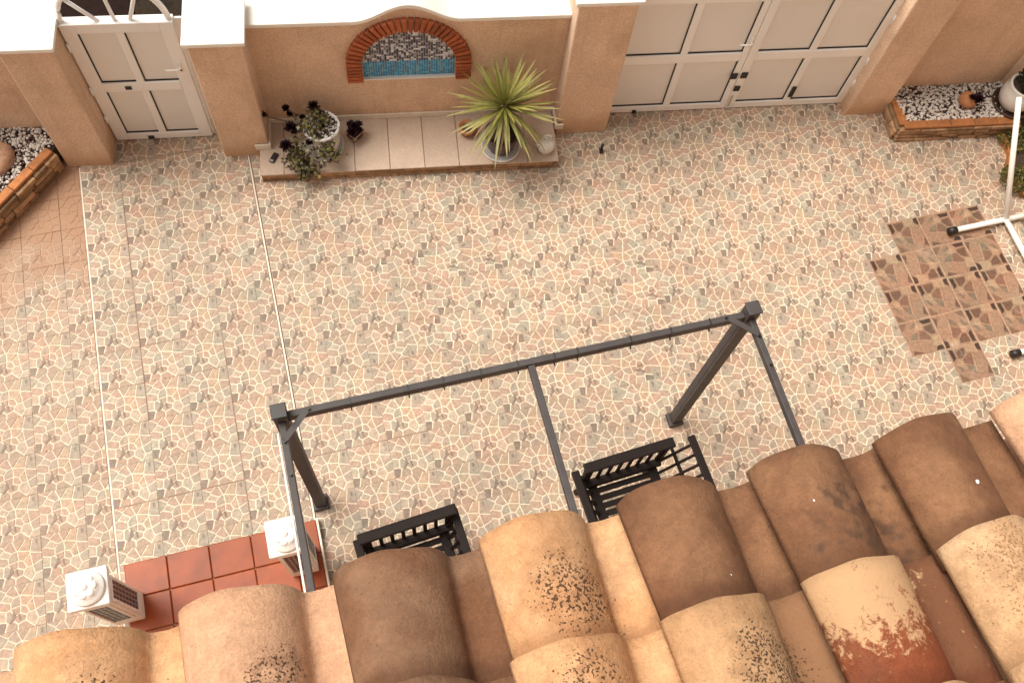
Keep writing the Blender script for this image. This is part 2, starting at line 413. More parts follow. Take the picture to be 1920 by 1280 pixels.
def cells(seeds, half):
    pts = [(c, A1(p)) for c, p in seeds]; out = []
    for i, (c, a) in enumerate(pts):
        poly = [(0, 0), (1, 0), (1, 1), (0, 1)]
        for j, (_, b) in enumerate(pts):
            if i == j: continue
            dx, dy = b[0] - a[0], b[1] - a[1]; L = sqrt(dx * dx + dy * dy)
            poly = clip(poly, dx / L, dy / L, (dx * (a[0] + b[0]) + dy * (a[1] + b[1])) / 2 / L - half)
            if len(poly) < 3: break
        if len(poly) >= 3: out.append((c, poly))
    return out
PALE = cells(SEEDS, .0145) + [(DK, [A1(p) for p in q]) for q in ([(806, 418), (822, 396), (846, 470), (790, 540), (766, 532), (802, 480)], [(1060, 120), (1090, 112), (1096, 160), (1068, 164)], [(862, 440), (882, 430), (905, 500), (880, 496)])]
A2 = affine((615, 985), (390, -83), (-165, -375))
T0, T1, T2, T3, TD, TG = (.285, .182, .126), (.185, .106, .072), (.345, .238, .160), (.135, .077, .052), (.056, .032, .024), (.180, .138, .100)
TJ = (.47, .32, .23)
DARK = [(T0, [(.003, .003), (.997, .003), (.997, .997), (.003, .997)])] + [(c, [A2(p) for p in q]) for c, q in [
    (TG, [(590, 650), (650, 585), (655, 640), (600, 690)]),
    (TD, [(690, 578), (832, 545), (845, 595), (745, 618)]),
    (T3, [(750, 640), (850, 605), (900, 725), (840, 730), (760, 680)]),
    (TG, [(590, 805), (615, 740), (690, 700), (692, 792)]),
    (T1, [(700, 790), (700, 690), (752, 685), (840, 758), (842, 795)]),
    (TD, [(893, 912), (908, 860), (955, 840), (990, 862), (1002, 895)]),
    (T3, [(628, 915), (760, 938), (632, 975)]),
    (T2, [(850, 735), (935, 730), (980, 850), (870, 865), (855, 800)]),
    (T0, [(605, 815), (845, 808), (860, 880), (620, 905)]),
    (T2, [(650, 640), (690, 600), (745, 640), (740, 680), (690, 690), (640, 715)]),
    (T1, [(455, 625), (560, 605), (520, 700), (495, 715)]),
    (T0, [(500, 730), (580, 700), (580, 810), (545, 800)]),
    (TJ, [(610, 800), (848, 797), (848, 806), (610, 809)]), (TJ, [(855, 740), (862, 740), (905, 900), (897, 902)]), (TJ, [(640, 560), (650, 556), (700, 690), (690, 694)]),
    (TJ, [(480, 640), (560, 810), (552, 814), (472, 644)]), (TJ, [(690, 910), (700, 908), (760, 955), (750, 957)]),
    (T0, [(770, 930), (880, 880), (885, 915), (770, 945)]) ]]

def tile_geom(mb, defs, base, ox=0, oy=0, rot=0, cuts=(), z=0.0, gap=.003):
    def R(p):
        x, y = p[0] - .5, p[1] - .5
        for _ in range(rot): x, y = -y, x
        return (x + .5 + ox, y + .5 + oy)
    def C(poly):
        for k in cuts:
            poly = clip(poly, *k)
            if len(poly) < 3: return None
        return poly
    sq = C([R(p) for p in ((gap, gap), (1 - gap, gap), (1 - gap, 1 - gap), (gap, 1 - gap))])
    if not sq: return False
    mb.prism(sq, z - .06, z, 0, base, bottom=False)
    for si, (c, poly) in enumerate(defs):
        hz = .004 + .0004 * si
        q = [(min(max(x, gap + .004), 1 - gap - .004), min(max(y, gap + .004), 1 - gap - .004)) for x, y in poly]
        q = C([R(p) for p in (inset(q, .007) if base == TJ else q)])
        ar = abs(sum(q[i][0] * q[i - 1][1] - q[i - 1][0] * q[i][1] for i in range(len(q)))) / 2 if q else 0
        if q and len(q) >= 3 and ar > .004:
            n = len(q); cx = sum(p[0] for p in q) / n; cy = sum(p[1] for p in q) / n
            top = [(p[0] + (cx - p[0]) * .02, p[1] + (cy - p[1]) * .02) for p in q]
            vs = [(*p, z) for p in q] + [(*p, z + hz) for p in top]
            mb.add(vs, [(i, (i + 1) % n, n + (i + 1) % n, n + i) for i in range(n)] + [tuple(range(n, 2 * n))], 0, c)
    return True

full = {}
for kind, defs, base in (('pale', PALE, JOINT), ('dark', DARK, TJ)):
    mb = MB(); tile_geom(mb, defs, base); full[kind, 'tile'] = mb.mesh('paving_tile', 'tile')
mb = MB(); tile_geom(mb, PALE, JOINT); full['pale', 'tile_dusty'] = mb.mesh('paving_tile', 'tile_dusty')

def pave(name, fx, fy, i0, i1, j0, j1, xmin=None, xmax=None, m='tile', dark=(), turned=None, base_rect=None):
    b = MB(); b.box(*base_rect, -.30, -.058)
    root = structure(b.build(name, 'slab'))
    rest = MB(); cnt = 0; rr = random.Random(5)
    for j in range(j0, j1):
        for i in range(i0, i1):
            x, y = fx + i, fy + j
            u, v = toW(x + .5, y)
            if v > 1.75 and not (-4.2 < u < -1.2): continue
            if v > 2.6: continue
            cuts = []
            if xmin is not None and x < xmin: cuts.append((-1, 0, -xmin))
            if xmax is not None and x + 1 > xmax: cuts.append((1, 0, xmax))
            if (xmin is not None and x + 1 <= xmin + .02) or (xmax is not None and x >= xmax - .02): continue
            k = 'dark' if (i, j) in dark else 'pale'
            rot = rr.choice((0, 0, 1, 3)) if k == 'dark' else (turned(x + .5, y + .5, rr) if turned else 0)
            px, py = project(x + .5, y + .5)
            vis = -45 < px < 1965 and -45 < py < 1300
            roofline = 1250 - .2 * px > py - 60 if px < 1100 else True
            if vis and cnt < 296:
                if cuts:
                    mb = MB(); tile_geom(mb, DARK if k == 'dark' else PALE, TJ if k == 'dark' else JOINT, 0, 0, rot, [(a, c, d - a * x - c * y) for a, c, d in cuts])
                    link('paving_tile', mb.mesh('paving_tile', m), root, (x, y, 0))
                else:
                    me = full[k, m]; o = link('paving_tile', me, root)
                    cx, cy = x + .5, y + .5; dx, dy = -.5, -.5
                    for _ in range(rot): dx, dy = -dy, dx
                    o.location = (S * (cx + dx), S * (cy + dy), S * rr.uniform(-.003, .003)); o.rotation_euler = (0, 0, rot * pi / 2)
                cnt += 1
            else:
                tile_geom(rest, DARK if k == 'dark' else PALE, TJ if k == 'dark' else JOINT, x, y, rot, cuts)
    if rest.v: stuff(rest.build('outer_paving_tiles', m, root))
    return root

DARKSET = {(i, -1) for i in range(0, 3)} | {(i, j) for j in (-2, -3, -4) for i in range(-1, 3)} | {(0, -5)}
DARKSET = {(i + 17, j) for i, j in DARKSET}
def turned(x, y, r):
    px, py = project(x, y)
    if 660 < px < 1260 and 470 < py < 700: return r.choice((0, 0, 0, 1, 2, 2))
    return 0
patio = pave('patio', -6.39, -3.22 + 0.0, 0, 24, -10, 7, m='tile', dark=DARKSET, turned=turned, base_rect=(-6.43, 18.2, -13.4, 3.2))
walk = pave('walkway', -10.87, -1.40, 0, 5, -12, 7, xmax=-6.47, base_rect=(-10.9, -6.43, -13.4, 5.5))
side = pave('side_path', -15.50, -1.62, -2, 5, -12, 7, xmax=-10.92, m='tile_dusty', base_rect=(-18, -10.9, -13.4, 5.5))
t = MB(); t.box(-6.455, -6.415, -13, W(.2, 1.0)[1], -.05, .012); t.build('edge_trim', 'trim', patio)
t = MB(); t.box(-6.478, -6.456, -13, W(.2, 1.0)[1], -.05, .006); t.build('edge_joint', 'joint', patio)
t = MB(); t.box(-10.905, -10.87, -13, W(-4.9, .75)[1], -.05, .012); t.build('edge_trim', 'trim', walk)
t = MB(); t.box(-10.935, -10.906, -13, W(-4.9, .75)[1], -.05, .006); t.build('edge_joint', 'joint', walk)
def joint(x0, x1, y0, y1, par):
    t = MB(); t.box(x0, x1, y0, y1, -.05, .0125); t.build('open_joint', 'joint', par)
joint(-9.882, -9.860, -4.40, 2.2, walk); joint(-7.880, -7.860, -7.6, -2.4, walk); joint(-10.85, -8.6, -2.410, -2.392, walk)
joint(-10.85, -9.87, -3.408, -3.392, walk); joint(-10.8, -7.9, -6.410, -6.388, walk); joint(-10.0, -6.6, 3.2, 3.218, walk)
joint(-6.35, -3.2, -6.228, -6.212, patio); joint(10.602, 10.622, -3.2, .4, patio)

# ------------------------------------------------------------------ front boundary: pillars, wall with niche, gates
def wroot(name, label, cat, u, v, z=0, group=None): return thing(name, label, cat, W(u, v, z), TH, group)

def pillar(label, u0, u1, v0, v1, h, capo=.09, cap_h=.12):
    r = wroot('gate_pillar', label, 'pillar', u0, v0, 0, 'rendered pillars of the front wall')
    w, d = u1 - u0, v1 - v0
    MB().box(0, w, 0, d, -.1, h).build('pillar_body', 'stucco', r, bevel=.05, seg=3)
    MB().box(-capo, w + capo, -capo, d + capo, h, h + cap_h).build('cap', 'coping', r, bevel=.02)
    return r
pillar('tan rendered pillar with white cap left of the small pedestrian gate', -5.18, -3.97, .80, 2.2, 4.50, .07)
pillar('tan rendered pillar with white cap between pedestrian gate and niche wall', -1.02, .25, .88, 2.2, 4.42, .09)
pillar('tall tan rendered pillar between the niche wall and the driveway gate', 8.28, 9.78, 1.15, 2.35, 5.06)
pillar('tall tan rendered pillar right of the driveway gate beside the gravel planter', 17.12, 18.40, 1.33, 2.5, 6.4)

# wall with the arched niche
fw = wroot('niche_wall', 'tan rendered wall with a brick arched mosaic niche and white coping', 'wall', 0, 1.72)
NC, NZ, RI, RO = 4.18, 2.60, 1.22, 1.63
def hump(u): return .50 * cos(pi * (u - NC) / 2.7) ** 2 if abs(u - NC) < 1.35 else 0.0
us = [.24] + [NC - 1.35 + 2.7 * i / 30 for i in range(31)] + [8.28]
outer = [(.24, -.1), (8.28, -.1)] + [(u, 4.10 + hump(u)) for u in reversed(us)]
hole = [(NC - RI, 1.98), (NC + RI, 1.98)] + [(NC + RI * cos(pi * i / 24), NZ + RI * sin(pi * i / 24)) for i in range(25)]
tri = tessellate_polygon([[Vector((a, b, 0)) for a, b in outer], [Vector((a, b, 0)) for a, b in hole]])
allp = outer + hole
mb = MB()
mb.add([(a, 0, b) for a, b in allp], [tuple(x) for x in tri])
no = len(outer); nh = len(hole)
mb.add([(a, 0, b) for a, b in outer] + [(a, .7, b) for a, b in outer], [(i, (i + 1) % no, no + (i + 1) % no, no + i) for i in range(no)] + [tuple(range(no, 2 * no))])
mb.add([(a, 0, b) for a, b in hole] + [(a, .10, b) for a, b in hole], [(i, (i + 1) % nh, nh + (i + 1) % nh, nh + i) for i in range(nh)])
mb.build('wall_body', 'stucco', fw)
mb = MB(); k = len(us)
prof = [(-.10, 4.10), (-.10, 4.225), (.95, 4.235), (.95, 4.10)]
vs = [(u, a, b + hump(u)) for u in us for a, b in prof]
fs = [(i * 4 + j, i * 4 + (j + 1) % 4, (i + 1) * 4 + (j + 1) % 4, (i + 1) * 4 + j) for i in range(k - 1) for j in range(4)] + [(0, 1, 2, 3), tuple((k - 1) * 4 + j for j in range(4))]
mb.add(vs, fs).build('coping', 'coping', fw, bevel=.02)
# mosaic lining
mb = MB(); mb.box(NC - RI - .05, NC + RI + .05, .085, .10, 1.9, NZ + RI + .05).build('niche_back', 'grout', fw)
mb = MB(); ts = .064; rr = random.Random(3)
nx = int(2 * RI / ts)
for r_ in range(int((NZ + RI - 1.98) / ts) + 1):
    for c_ in range(nx):
        u = NC - RI + .01 + (c_ + .5) * (2 * RI - .02) / nx; z = 2.0 + (r_ + .5) * ts
        if z > NZ and (u - NC) ** 2 + (z - NZ) ** 2 > (RI - .03) ** 2: continue
        if z < 2.56:
            b = rr.uniform(.7, 1.2); col = (.03 * b, .27 * b, .50 * b) if rr.random() < .8 else (.09, .45, .66)
        else:
            col = rr.choice(((.025, .026, .045), (.05, .052, .085), (.075, .08, .12), (.19, .21, .28), (.60, .64, .72), (.36, .39, .46), (.75, .78, .84), (.07, .08, .11)))
        h = ts * .43
        d = .078 + rr.uniform(-.003, .003)
        mb.add([(u - h, .0851, z - h), (u + h, .0851, z - h), (u + h, .0851, z + h), (u - h, .0851, z + h), (u - h, d, z - h), (u + h, d, z - h), (u + h, d, z + h), (u - h, d, z + h)],
               [(4, 5, 6, 7), (0, 1, 5, 4), (1, 2, 6, 5), (2, 3, 7, 6), (3, 0, 4, 7)], 0, col)
stuff(mb.build('mosaic_tesserae', 'mosaic', fw))
MB().box(NC - RI, NC + RI, -.012, .10, 1.955, 1.995).build('niche_sill', 'coping', fw)
# brick arch over a bed of mortar
ring = [(NC + RO * cos(pi * i / 32) * .985, NZ + RO * sin(pi * i / 32) * .985) for i in range(33)] + [(NC - RO * .985, 2.0)] + [(NC - RI, 2.0)] + [(NC + RI * cos(pi - pi * i / 32), NZ + RI * sin(pi - pi * i / 32)) for i in range(33)] + [(NC + RI, 2.0), (NC + RO * .985, 2.0)]
mb = MB()
for s_ in (-1, 1):
    x0, x1 = sorted((NC + s_ * RI, NC + s_ * RO * .985)); mb.box(x0, x1, -.05, .02, 1.99, NZ)
for i in range(32):
    a, b = pi * i / 32, pi * (i + 1) / 32
    q = [(NC + r * cos(t), NZ + r * sin(t)) for r, t in ((RI, a), (RO * .985, a), (RO * .985, b), (RI, b))]
    mb.prism(q, -.05, .02, plane='xz')
mb.build('arch_mortar', 'mortar', fw)
bw_, bh = RO - RI, .118
bme = MB().box(-.205, .205, -.125, .03, -.047, .047).mesh('brick', 'brick')
for s_ in (-1, 1):
    for i in range(5): link('brick', bme, fw, (NC + s_ * (RI + RO) / 2, rr.uniform(-.012, .008), 2.05 + i * bh), (0, rr.uniform(-.03, .03), 0), bevel=.01, seg=1)
wedge = MB()
q = [(-.205, -.046), (.205, -.062), (.205, .062), (-.205, .046)]
wedge = wedge.prism(q, -.125, .03, plane='xz').mesh('brick', 'brick')
NB = 30
for i in range(NB):
    a = pi * (i + .5) / NB
    link('brick', wedge, fw, (NC + (RI + RO) / 2 * cos(a), rr.uniform(-.012, .008), NZ + (RI + RO) / 2 * sin(a)), (0, -a + rr.uniform(-.02, .02), 0), bevel=.01, seg=1)

# platform in front of the niche wall
pf = wroot('platform', 'low step platform topped with wood look tiles under the niche wall', 'platform', 0, 0)
MB().box(.03, 8.17, .035, 1.72, -.1, .31).build('platform_core', 'slab', pf)
edges = [-.02] + [.63 + .955 * k for k in range(8)] + [8.20]
rr = random.Random(8)
tl = {}
for a, b in zip(edges[:-1], edges[1:]):
    k = round(b - a, 3)
    MB().box(a + .007, b - .007, -.03, 1.715, .31, .36 + rr.uniform(-.003, .003)).build('platform_tile', 'platform', pf, bevel=.008, seg=1)
for row, (z0, z1, d) in enumerate(((0, .10, 0), (.11, .20, .012), (.21, .30, -.004))):
    x = .0
    while x < 8.15:
        w = min(rr.uniform(.7, 1.6), 8.17 - x)
        MB().box(x + .008, x + w - .008, d - .01 + rr.uniform(-.008, .008), .04, z0 + .006, z1).build('stone', 'stone', pf, bevel=.012, seg=1)
        x += w
# skirting strip round the back of the platform
sk = MB()
for a, b in (((.24, .84), (.31, .84)),): pass
H0, H1 = .36, .55
sk.box(-.12, .30, .80, .86, H0, H1); sk.box(.245, .30, .862, 1.66, H0, H1); sk.box(.245, 8.27, 1.662, 1.715, H0, H1); sk.box(8.21, 8.27, 1.09, 1.66, H0, H1); sk.box(8.21, 8.45, 1.03, 1.088, H0, H1)
sk.build('skirting', 'trim', pf, bevel=.008, seg=1)

# gates
def pane_section(parent, x0, x1, z0, z1, y=0.0):
    MB().box(x0, x1, y + .035, y + .055, z0, z1).build('panel', 'panel', parent)
    g_ = MB(); w = .030
    g_.box(x0, x1, y + .012, y + .034, z0, z0 + w); g_.box(x1 - w, x1, y + .012, y + .034, z0 + w, z1)
    return g_
def gate_leaf(parent, w, cols, zs, stile, mull, top):
    fr = MB(); fr.box(0, stile, -.04, .11, .03, top); fr.box(w - stile, w, -.04, .11, .03, top)
    zb = zs[0][0]
    fr.box(stile, w - stile, -.04, .11, .03, zb); fr.box(stile, w - stile, -.04, .11, zs[-1][1], top)
    for a, b in zip(zs[:-1], zs[1:]): fr.box(stile, w - stile, -.045, .11, a[1], b[0])
    pw = (w - 2 * stile - mull * (cols - 1)) / cols
    for (z0, z1) in zs:
        for c in range(cols - 1):
            x = stile + (c + 1) * pw + c * mull; fr.box(x, x + mull, -.035, .11, z0, z1)
    fr.build('gate_frame', 'paint', parent, bevel=.018)
    for (z0, z1) in zs:
        for c in range(cols):
            x = stile + c * (pw + mull); ga = pane_section(parent, x, x + pw, z0, z1)
            # dark gasket of the glazing bead on the left and bottom edges
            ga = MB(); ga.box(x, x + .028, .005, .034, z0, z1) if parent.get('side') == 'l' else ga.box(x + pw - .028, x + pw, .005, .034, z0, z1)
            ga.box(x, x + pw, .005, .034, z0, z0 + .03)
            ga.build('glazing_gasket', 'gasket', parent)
def lever(parent, x, z, s=-1):
    h = MB(); h.box(x - .04, x + .04, -.075, -.04, z - .22, z + .16); h.build('handle_plate', 'white_tube', parent, bevel=.015)
    h = MB(); h.tube([(x, -.06, z + .02), (x, -.17, z + .02), (x + s * .06, -.19, z + .02), (x + s * .34, -.18, z + .01)], .026, 8); h.build('handle', 'white_tube', parent, smooth=True)
    MB().tube([(x, -.075, z - .12), (x, -.085, z - .12)], .028, 8).build('keyhole', 'gasket', parent)
ZS = [(.27, 2.10), (2.42, 4.32)]

pg = wroot('pedestrian_gate', 'small white gate with four beige panels and arched top between pillars', 'gate', -3.93, 1.62)
pg['side'] = 'l'
gate_leaf(pg, 2.58, 2, [(.28, 2.04), (2.36, 4.14)], .33, .20, 4.40)
lever(pg, 2.40, 2.93)
MB().box(-.02, 2.60, -.06, .20, 4.40, 4.47).build('top_ledge', 'paint', pg, bevel=.015)
MB().box(2.56, 3.02, .13, .19, 0, 4.40).build('side_jamb', 'paint', pg, bevel=.01)
arc = MB()
arc.tube([(1.29 - 1.22 * cos(pi * i / 28), .05, 4.47 + 1.22 * sin(pi * i / 28)) for i in range(29)], .075, 8).build('arch_bar', 'paint', pg, smooth=True)
for a, x in ((38, -.38), (88, 0), (128, .34)):
    e = (1.29 - 1.18 * cos(radians(a)), .05, 4.47 + 1.18 * sin(radians(a)))
    MB().tube([(1.29 + x, .05, 4.46), e], .048, 8).build('spoke', 'paint', pg, smooth=True)
for x, z in ((.86, 2.19), (.86, .12)): MB().box(x, x + .16, -.075, -.04, z - .05, z + .06).build('stop_block', 'black', pg, bevel=.01)
for z in (.85, 2.0, 3.6): MB().tube([(.02, -.07, z), (.02, -.07, z + .26)], .04, 8).build('hinge', 'paint', pg, smooth=True)

GRP = 'two leaves of the driveway gate'
lg = wroot('gate_leaf', 'left leaf of the white driveway gate, the one with the lever handle', 'gate', 9.80, 1.80, 0, GRP)
gate_leaf(lg, 3.67, 2, ZS, .18, .20, 4.62)
lever(lg, 3.58, 2.88)
rg = wroot('gate_leaf', 'right leaf of the white driveway gate with a black block on its middle bar', 'gate', 13.485, 1.80, 0, GRP)
gate_leaf(rg, 3.66, 2, ZS, .24, .20, 4.62)
MB().box(3.44, 3.62, -.085, -.045, 1.38, 1.60).build('lock_block', 'black', lg, bevel=.012)
MB().box(.04, .23, -.085, -.045, 1.40, 1.62).build('lock_block', 'black', rg, bevel=.012)
MB().box(.0, .18, -.085, -.045, .84, 1.04).build('lock_block', 'black', rg, bevel=.012)
MB().box(1.80, 1.93, -.085, -.040, .46, .90).build('bolt_block', 'black', rg, bevel=.012)
MB().box(.03, .09, -.075, -.045, .14, .62).build('drop_bolt', 'steel', rg, bevel=.01)
MB().box(.84, .96, -.075, -.045, .03, .14).build('stop_block', 'black', lg, bevel=.01)
for z in (.8, 1.75, 3.4): MB().tube([(3.655, -.07, z), (3.655, -.07, z + .3)], .045, 8).build('hinge', 'paint', rg, smooth=True)

# walls beside the pillars
r = wroot('boundary_wall', 'tan rendered wall behind the gravel planter right of the driveway gate', 'wall', 18.40, 1.83)
MB().box(0, 5.2, 0, .6, -.1, 6.1).build('wall_body', 'stucco', r)
MB().box(-.0, 5.3, -.1, .7, 6.1, 6.22).build('coping', 'coping', r, bevel=.02)
r = thing('side_wall', 'tan rendered side wall in the top right corner behind the white urn', 'wall', W(21.98, 1.83), radians(-90) + radians(24))
MB().box(0, 16, 0, .6, -.1, 6.0).build('wall_body', 'stucco', r)
MB().box(-.1, 16.1, -.1, .7, 6.0, 6.12).build('coping', 'coping', r, bevel=.02)
r = wroot('boundary_wall', 'tan rendered wall behind the planter at the left edge', 'wall', -12.0, 1.62)
MB().box(0, 6.84, 0, .6, -.1, 3.9).build('wall_body', 'stucco', r)
MB().box(-.1, 6.84, -.1, .7, 3.9, 4.02).build('coping', 'coping', r, bevel=.02)

# ------------------------------------------------------------------ planters
def stone_courses(par, pts, z1, rows, thick=.18, rng=random):
    """dry stone strips laid in courses along a polyline (outer face left of travel)"""
    for (a, b) in zip(pts[:-1], pts[1:]):
        a, b = Vector(a), Vector(b); L = (b - a).length; t = (b - a) / L
        ang = atan2(t.y, t.x)
        z = 0
        for k in range(rows):
            h = z1 / rows; x = -.02
            while x < L:
                w = min(rng.uniform(.28, .85), L + .02 - x)
                if L + .02 - x - w < .2: w = L + .02 - x
                o = MB().box(x + .008, x + w - .008, -thick / 2 + rng.uniform(-.05, .035), thick / 2, z + .008, z + h - rng.uniform(.006, .03)).build('stone', 'stone', par, bevel=.014, seg=1)
                o.location = (a.x * S, a.y * S, 0); o.rotation_euler = (0, 0, ang)
                x += w
            z += h
def cap_bricks(par, pts, z, w=.24, h=.07, rng=random, L0=.75):
    for (a, b) in zip(pts[:-1], pts[1:]):
        a, b = Vector(a), Vector(b); L = (b - a).length; t = (b - a) / L
        n = max(1, round(L / L0)); w_ = L / n
        for i in range(n):
            o = MB().box(i * w_ + .008, (i + 1) * w_ - .008, -w / 2, w / 2, z, z + h + rng.uniform(-.006, .006)).build('cap_brick', 'capbrick', par, bevel=.014, seg=1)
            o.location = (a.x * S, a.y * S, 0); o.rotation_euler = (0, 0, atan2(t.y, t.x))
def gravel(name, label, poly, z, n, loc, rot, rng):
    xs = [p[0] for p in poly]; ys = [p[1] for p in poly]
    def inside(x, y):
        c = False
        for i in range(len(poly)):
            (x1, y1), (x2, y2) = poly[i], poly[i - 1]
            if (y1 > y) != (y2 > y) and x < (x2 - x1) * (y - y1) / (y2 - y1) + x1: c = not c
        return c
    mb = MB(); k = 0
    while k < n:
        x, y = rng.uniform(min(xs), max(xs)), rng.uniform(min(ys), max(ys))
        if not inside(x, y): continue
        k += 1; r_ = rng.uniform(.022, .052)
        q = rng.random(); b = rng.uniform(.85, 1.1)
        col = (.66 * b, .61 * b, .56 * b) if q < .44 else ((.36 * b, .27 * b, .22 * b) if q < .58 else (.065 * b, .035 * b, .030 * b))
        mb.blob((x, y, z + rng.uniform(-.02, .035) + (.02 if q < .44 else -.01)), r_, (1.2, 1, .8), 0, col, .2, 1 if False else 0, rng) if False else None
        # small faceted pebble
        a = rng.uniform(0, 6.28); pts = []
        zz = z + rng.uniform(-.01, .04) + (.015 if q < .44 else -.012)
        for i in range(5):
            t_ = a + i * 2 * pi / 5 + rng.uniform(-.25, .25); pts.append((x + r_ * cos(t_) * 1.15, y + r_ * sin(t_), zz))
        top = [(x + r_ * .55 * cos(a + i * 2 * pi / 5 + .2), y + r_ * .55 * sin(a + i * 2 * pi / 5 + .2), zz + r_ * .75) for i in range(5)]
        bot = (x, y, zz - r_ * .7)
        mb.add(pts + top + [bot], [(i, (i + 1) % 5, 5 + (i + 1) % 5, 5 + i) for i in range(5)] + [(5, 6, 7, 8, 9)] + [((i + 1) % 5, i, 10) for i in range(5)], 0, col)
    o = mb.build(name, 'pebble', None, loc=loc, rot=rot)
    stuff(o); return tag(o, label, 'gravel')

rr = random.Random(21)
# right planter (wall frame)
rp = wroot('planter', 'low stone planter with brick rim right of the driveway gate', 'planter', 18.40, .40)
ptsr = [(0, 1.0), (0, 0), (3.75, 0)]
stone_courses(rp, ptsr, .52, 4, .18, rr)
cap_bricks(rp, [(.10, 1.0), (.10, .06), (3.75, .06)], .52, .26, .08, rr)
MB().box(.08, 5.0, .08, 1.43, -.05, .50).build('soil_bed', 'soil', rp)
gravel('gravel', 'white and dark gravel filling the right stone planter', [(.2, .18), (4.6, .18), (4.6, 1.42), (.02, 1.42)], .56, 3600, W(18.40, .40), TH, rr)
# left planter (diagonal front)
lp = thing('planter', 'stone planter with orange brick rim cutting diagonally across the left corner', 'planter', W(-6.60, -.95), TH)
dl = [(-2.4, -3.2), (0, 0), (1.28, 1.75)]
stone_courses(lp, dl, .66, 4, .2, rr)
off = [(-2.5, -3.13), (-.08, .06), (1.20, 1.81)]
cap_bricks(lp, off, .66, .24, .09, rr)
mb = MB(); mb.prism([(-5, -3.2), (-2.5, -3.1), (-.1, .08), (1.2, 1.8), (1.6, 2.55), (-5, 2.55)], -.05, .62).build('soil_bed', 'soil', lp)
gravel('gravel', 'white and dark gravel filling the left corner planter', [(-1.2, -1.2), (-.2, .10), (1.10, 1.85), (1.9, 2.56), (-1.2, 2.56)], .67, 2600, W(-6.60, -.95), TH, rr)
mb = MB(); mb.blob((0, 0, .12), .44, (1.0, 1.15, .62), 0, None, .07, 3, rr)
tag(mb.build('rock', 'rock', None, True, loc=W(-6.66, .60, .70), rot=TH), 'rough brown boulder lying on the gravel of the left planter', 'rock')

# ------------------------------------------------------------------ pots and plants on the platform
PZ = .36
def pot(name, label, u, v, z, prof, m, soil_z, soil_r, cat='pot', n=32):
    r = wroot(name, label, cat, u, v, z)
    MB().lathe(prof, n).build('pot_body', m, r, smooth=True)
    MB().lathe([(soil_r, soil_z - .04), (soil_r, soil_z), (soil_r * .5, soil_z + .02), (.01, soil_z + .025)], 20).build('soil', 'soil', r, smooth=True)
    return r
def saucer(label, u, v, z, r_, m):
    o = MB().lathe([(r_ * .8, 0), (r_ * .97, .03), (r_, .10), (r_ * .94, .10), (r_ * .88, .045), (.02, .035)], 32).build('saucer', m, None, True, loc=W(u, v, z), rot=TH)
    return tag(o, label, 'saucer')
saucer('white saucer under the patterned pot of the dark rosette succulent', 1.74, .82, PZ, .55, 'ceramic')
pr = [(.36, .0), (.42, .10), (.47, .45), (.47, .78), (.50, .82), (.50, .90), (.44, .90), (.42, .80)]
pot('plant_pot', 'white and dark patterned pot holding the trailing dark rosette succulent', 1.74, .82, PZ + .04, pr, 'ceramic_blue', .83, .43)
# white chippings on the pot
rr2 = random.Random(4); mb = MB()
for i in range(150):
    a, r_ = rr2.uniform(0, 6.28), .41 * sqrt(rr2.random()); b = rr2.uniform(.7, 1.1)
    mb.blob((r_ * cos(a), r_ * sin(a), .865), rr2.uniform(.02, .042), (1, 1, .7), 0, (.62 * b, .58 * b, .55 * b) if rr2.random() < .72 else (.08, .05, .04), .2, 1, rr2)
tag(stuff(mb.build('chippings', 'pebble', None, loc=W(1.74, .82, PZ + .04), rot=TH)), 'white chippings covering the soil of the patterned pot', 'chippings')

def rosette_mesh(n=34, R=.2):
    mb = MB()
    for i in range(n):
        t_ = i / n; a = i * 2.39996; el = radians(78 - 76 * t_); L = R * (.45 + .55 * t_)
        d = Vector((cos(a) * cos(el), sin(a) * cos(el), sin(el))); s_ = Vector((-sin(a), cos(a), 0))
        w = .045 * R / .2
        p0, p1, p2 = d * .02, d * L * .68, d * L
        mb.add([p0 - s_ * w * .35, p0 + s_ * w * .35, p1 + s_ * w, p1 - s_ * w, p2 + Vector((0, 0, .012))], [(0, 1, 2, 3), (3, 2, 4)])
    return mb.mesh('rosette', 'rosette')
ROS = rosette_mesh()
def px_at(px, py, z):                         # point of the horizontal plane z seen at a photo pixel (used to measure positions)
    d = Matrix(CAM_R) @ Vector(((px - 960) / FPX, -(py - 640) / FPX, -1)); t = (z - CAM_POS[2]) / d.z
    return Vector(CAM_POS) + d * t
ae = wroot('succulent_plant', 'sprawling succulent with dark purple rosettes and green trailing stems', 'plant', 1.74, .82, PZ + .04)
inv = (Matrix.Translation(Vector(W(1.74, .82, PZ + .04))) @ Matrix.Rotation(TH, 4, 'Z')).inverted()
heads = [(490, 217, 1.5, 1.0), (536, 203, 1.5, .7), (543, 215, 1.35, .65), (547, 241, 1.35, 1.25), (537, 273, 1.2, 1.15), (588, 199, 1.6, 1.0), (567, 220, 1.4, .6), (604, 212, 1.5, .6), (580, 268, 1.3, .7)]
hp = []
for (x, y, z, sc) in heads:
    p = inv @ px_at(x, y, z); hp.append(p)
    o = link('rosette', ROS, ae, p, (rr.uniform(-.4, .4), rr.uniform(-.4, .4), rr.uniform(0, 6))); o.scale = (sc,) * 3
mb = MB()
for p in hp:
    q = Vector((rr.uniform(-.15, .05), rr.uniform(-.1, .1), .82)); mid = (p + q) / 2 + Vector((0, 0, -.1))
    mb.tube([q, mid, p], .022, 6)
mb.build('stems', 'trunk', ae, smooth=True)
mb = MB(); rl = random.Random(14)
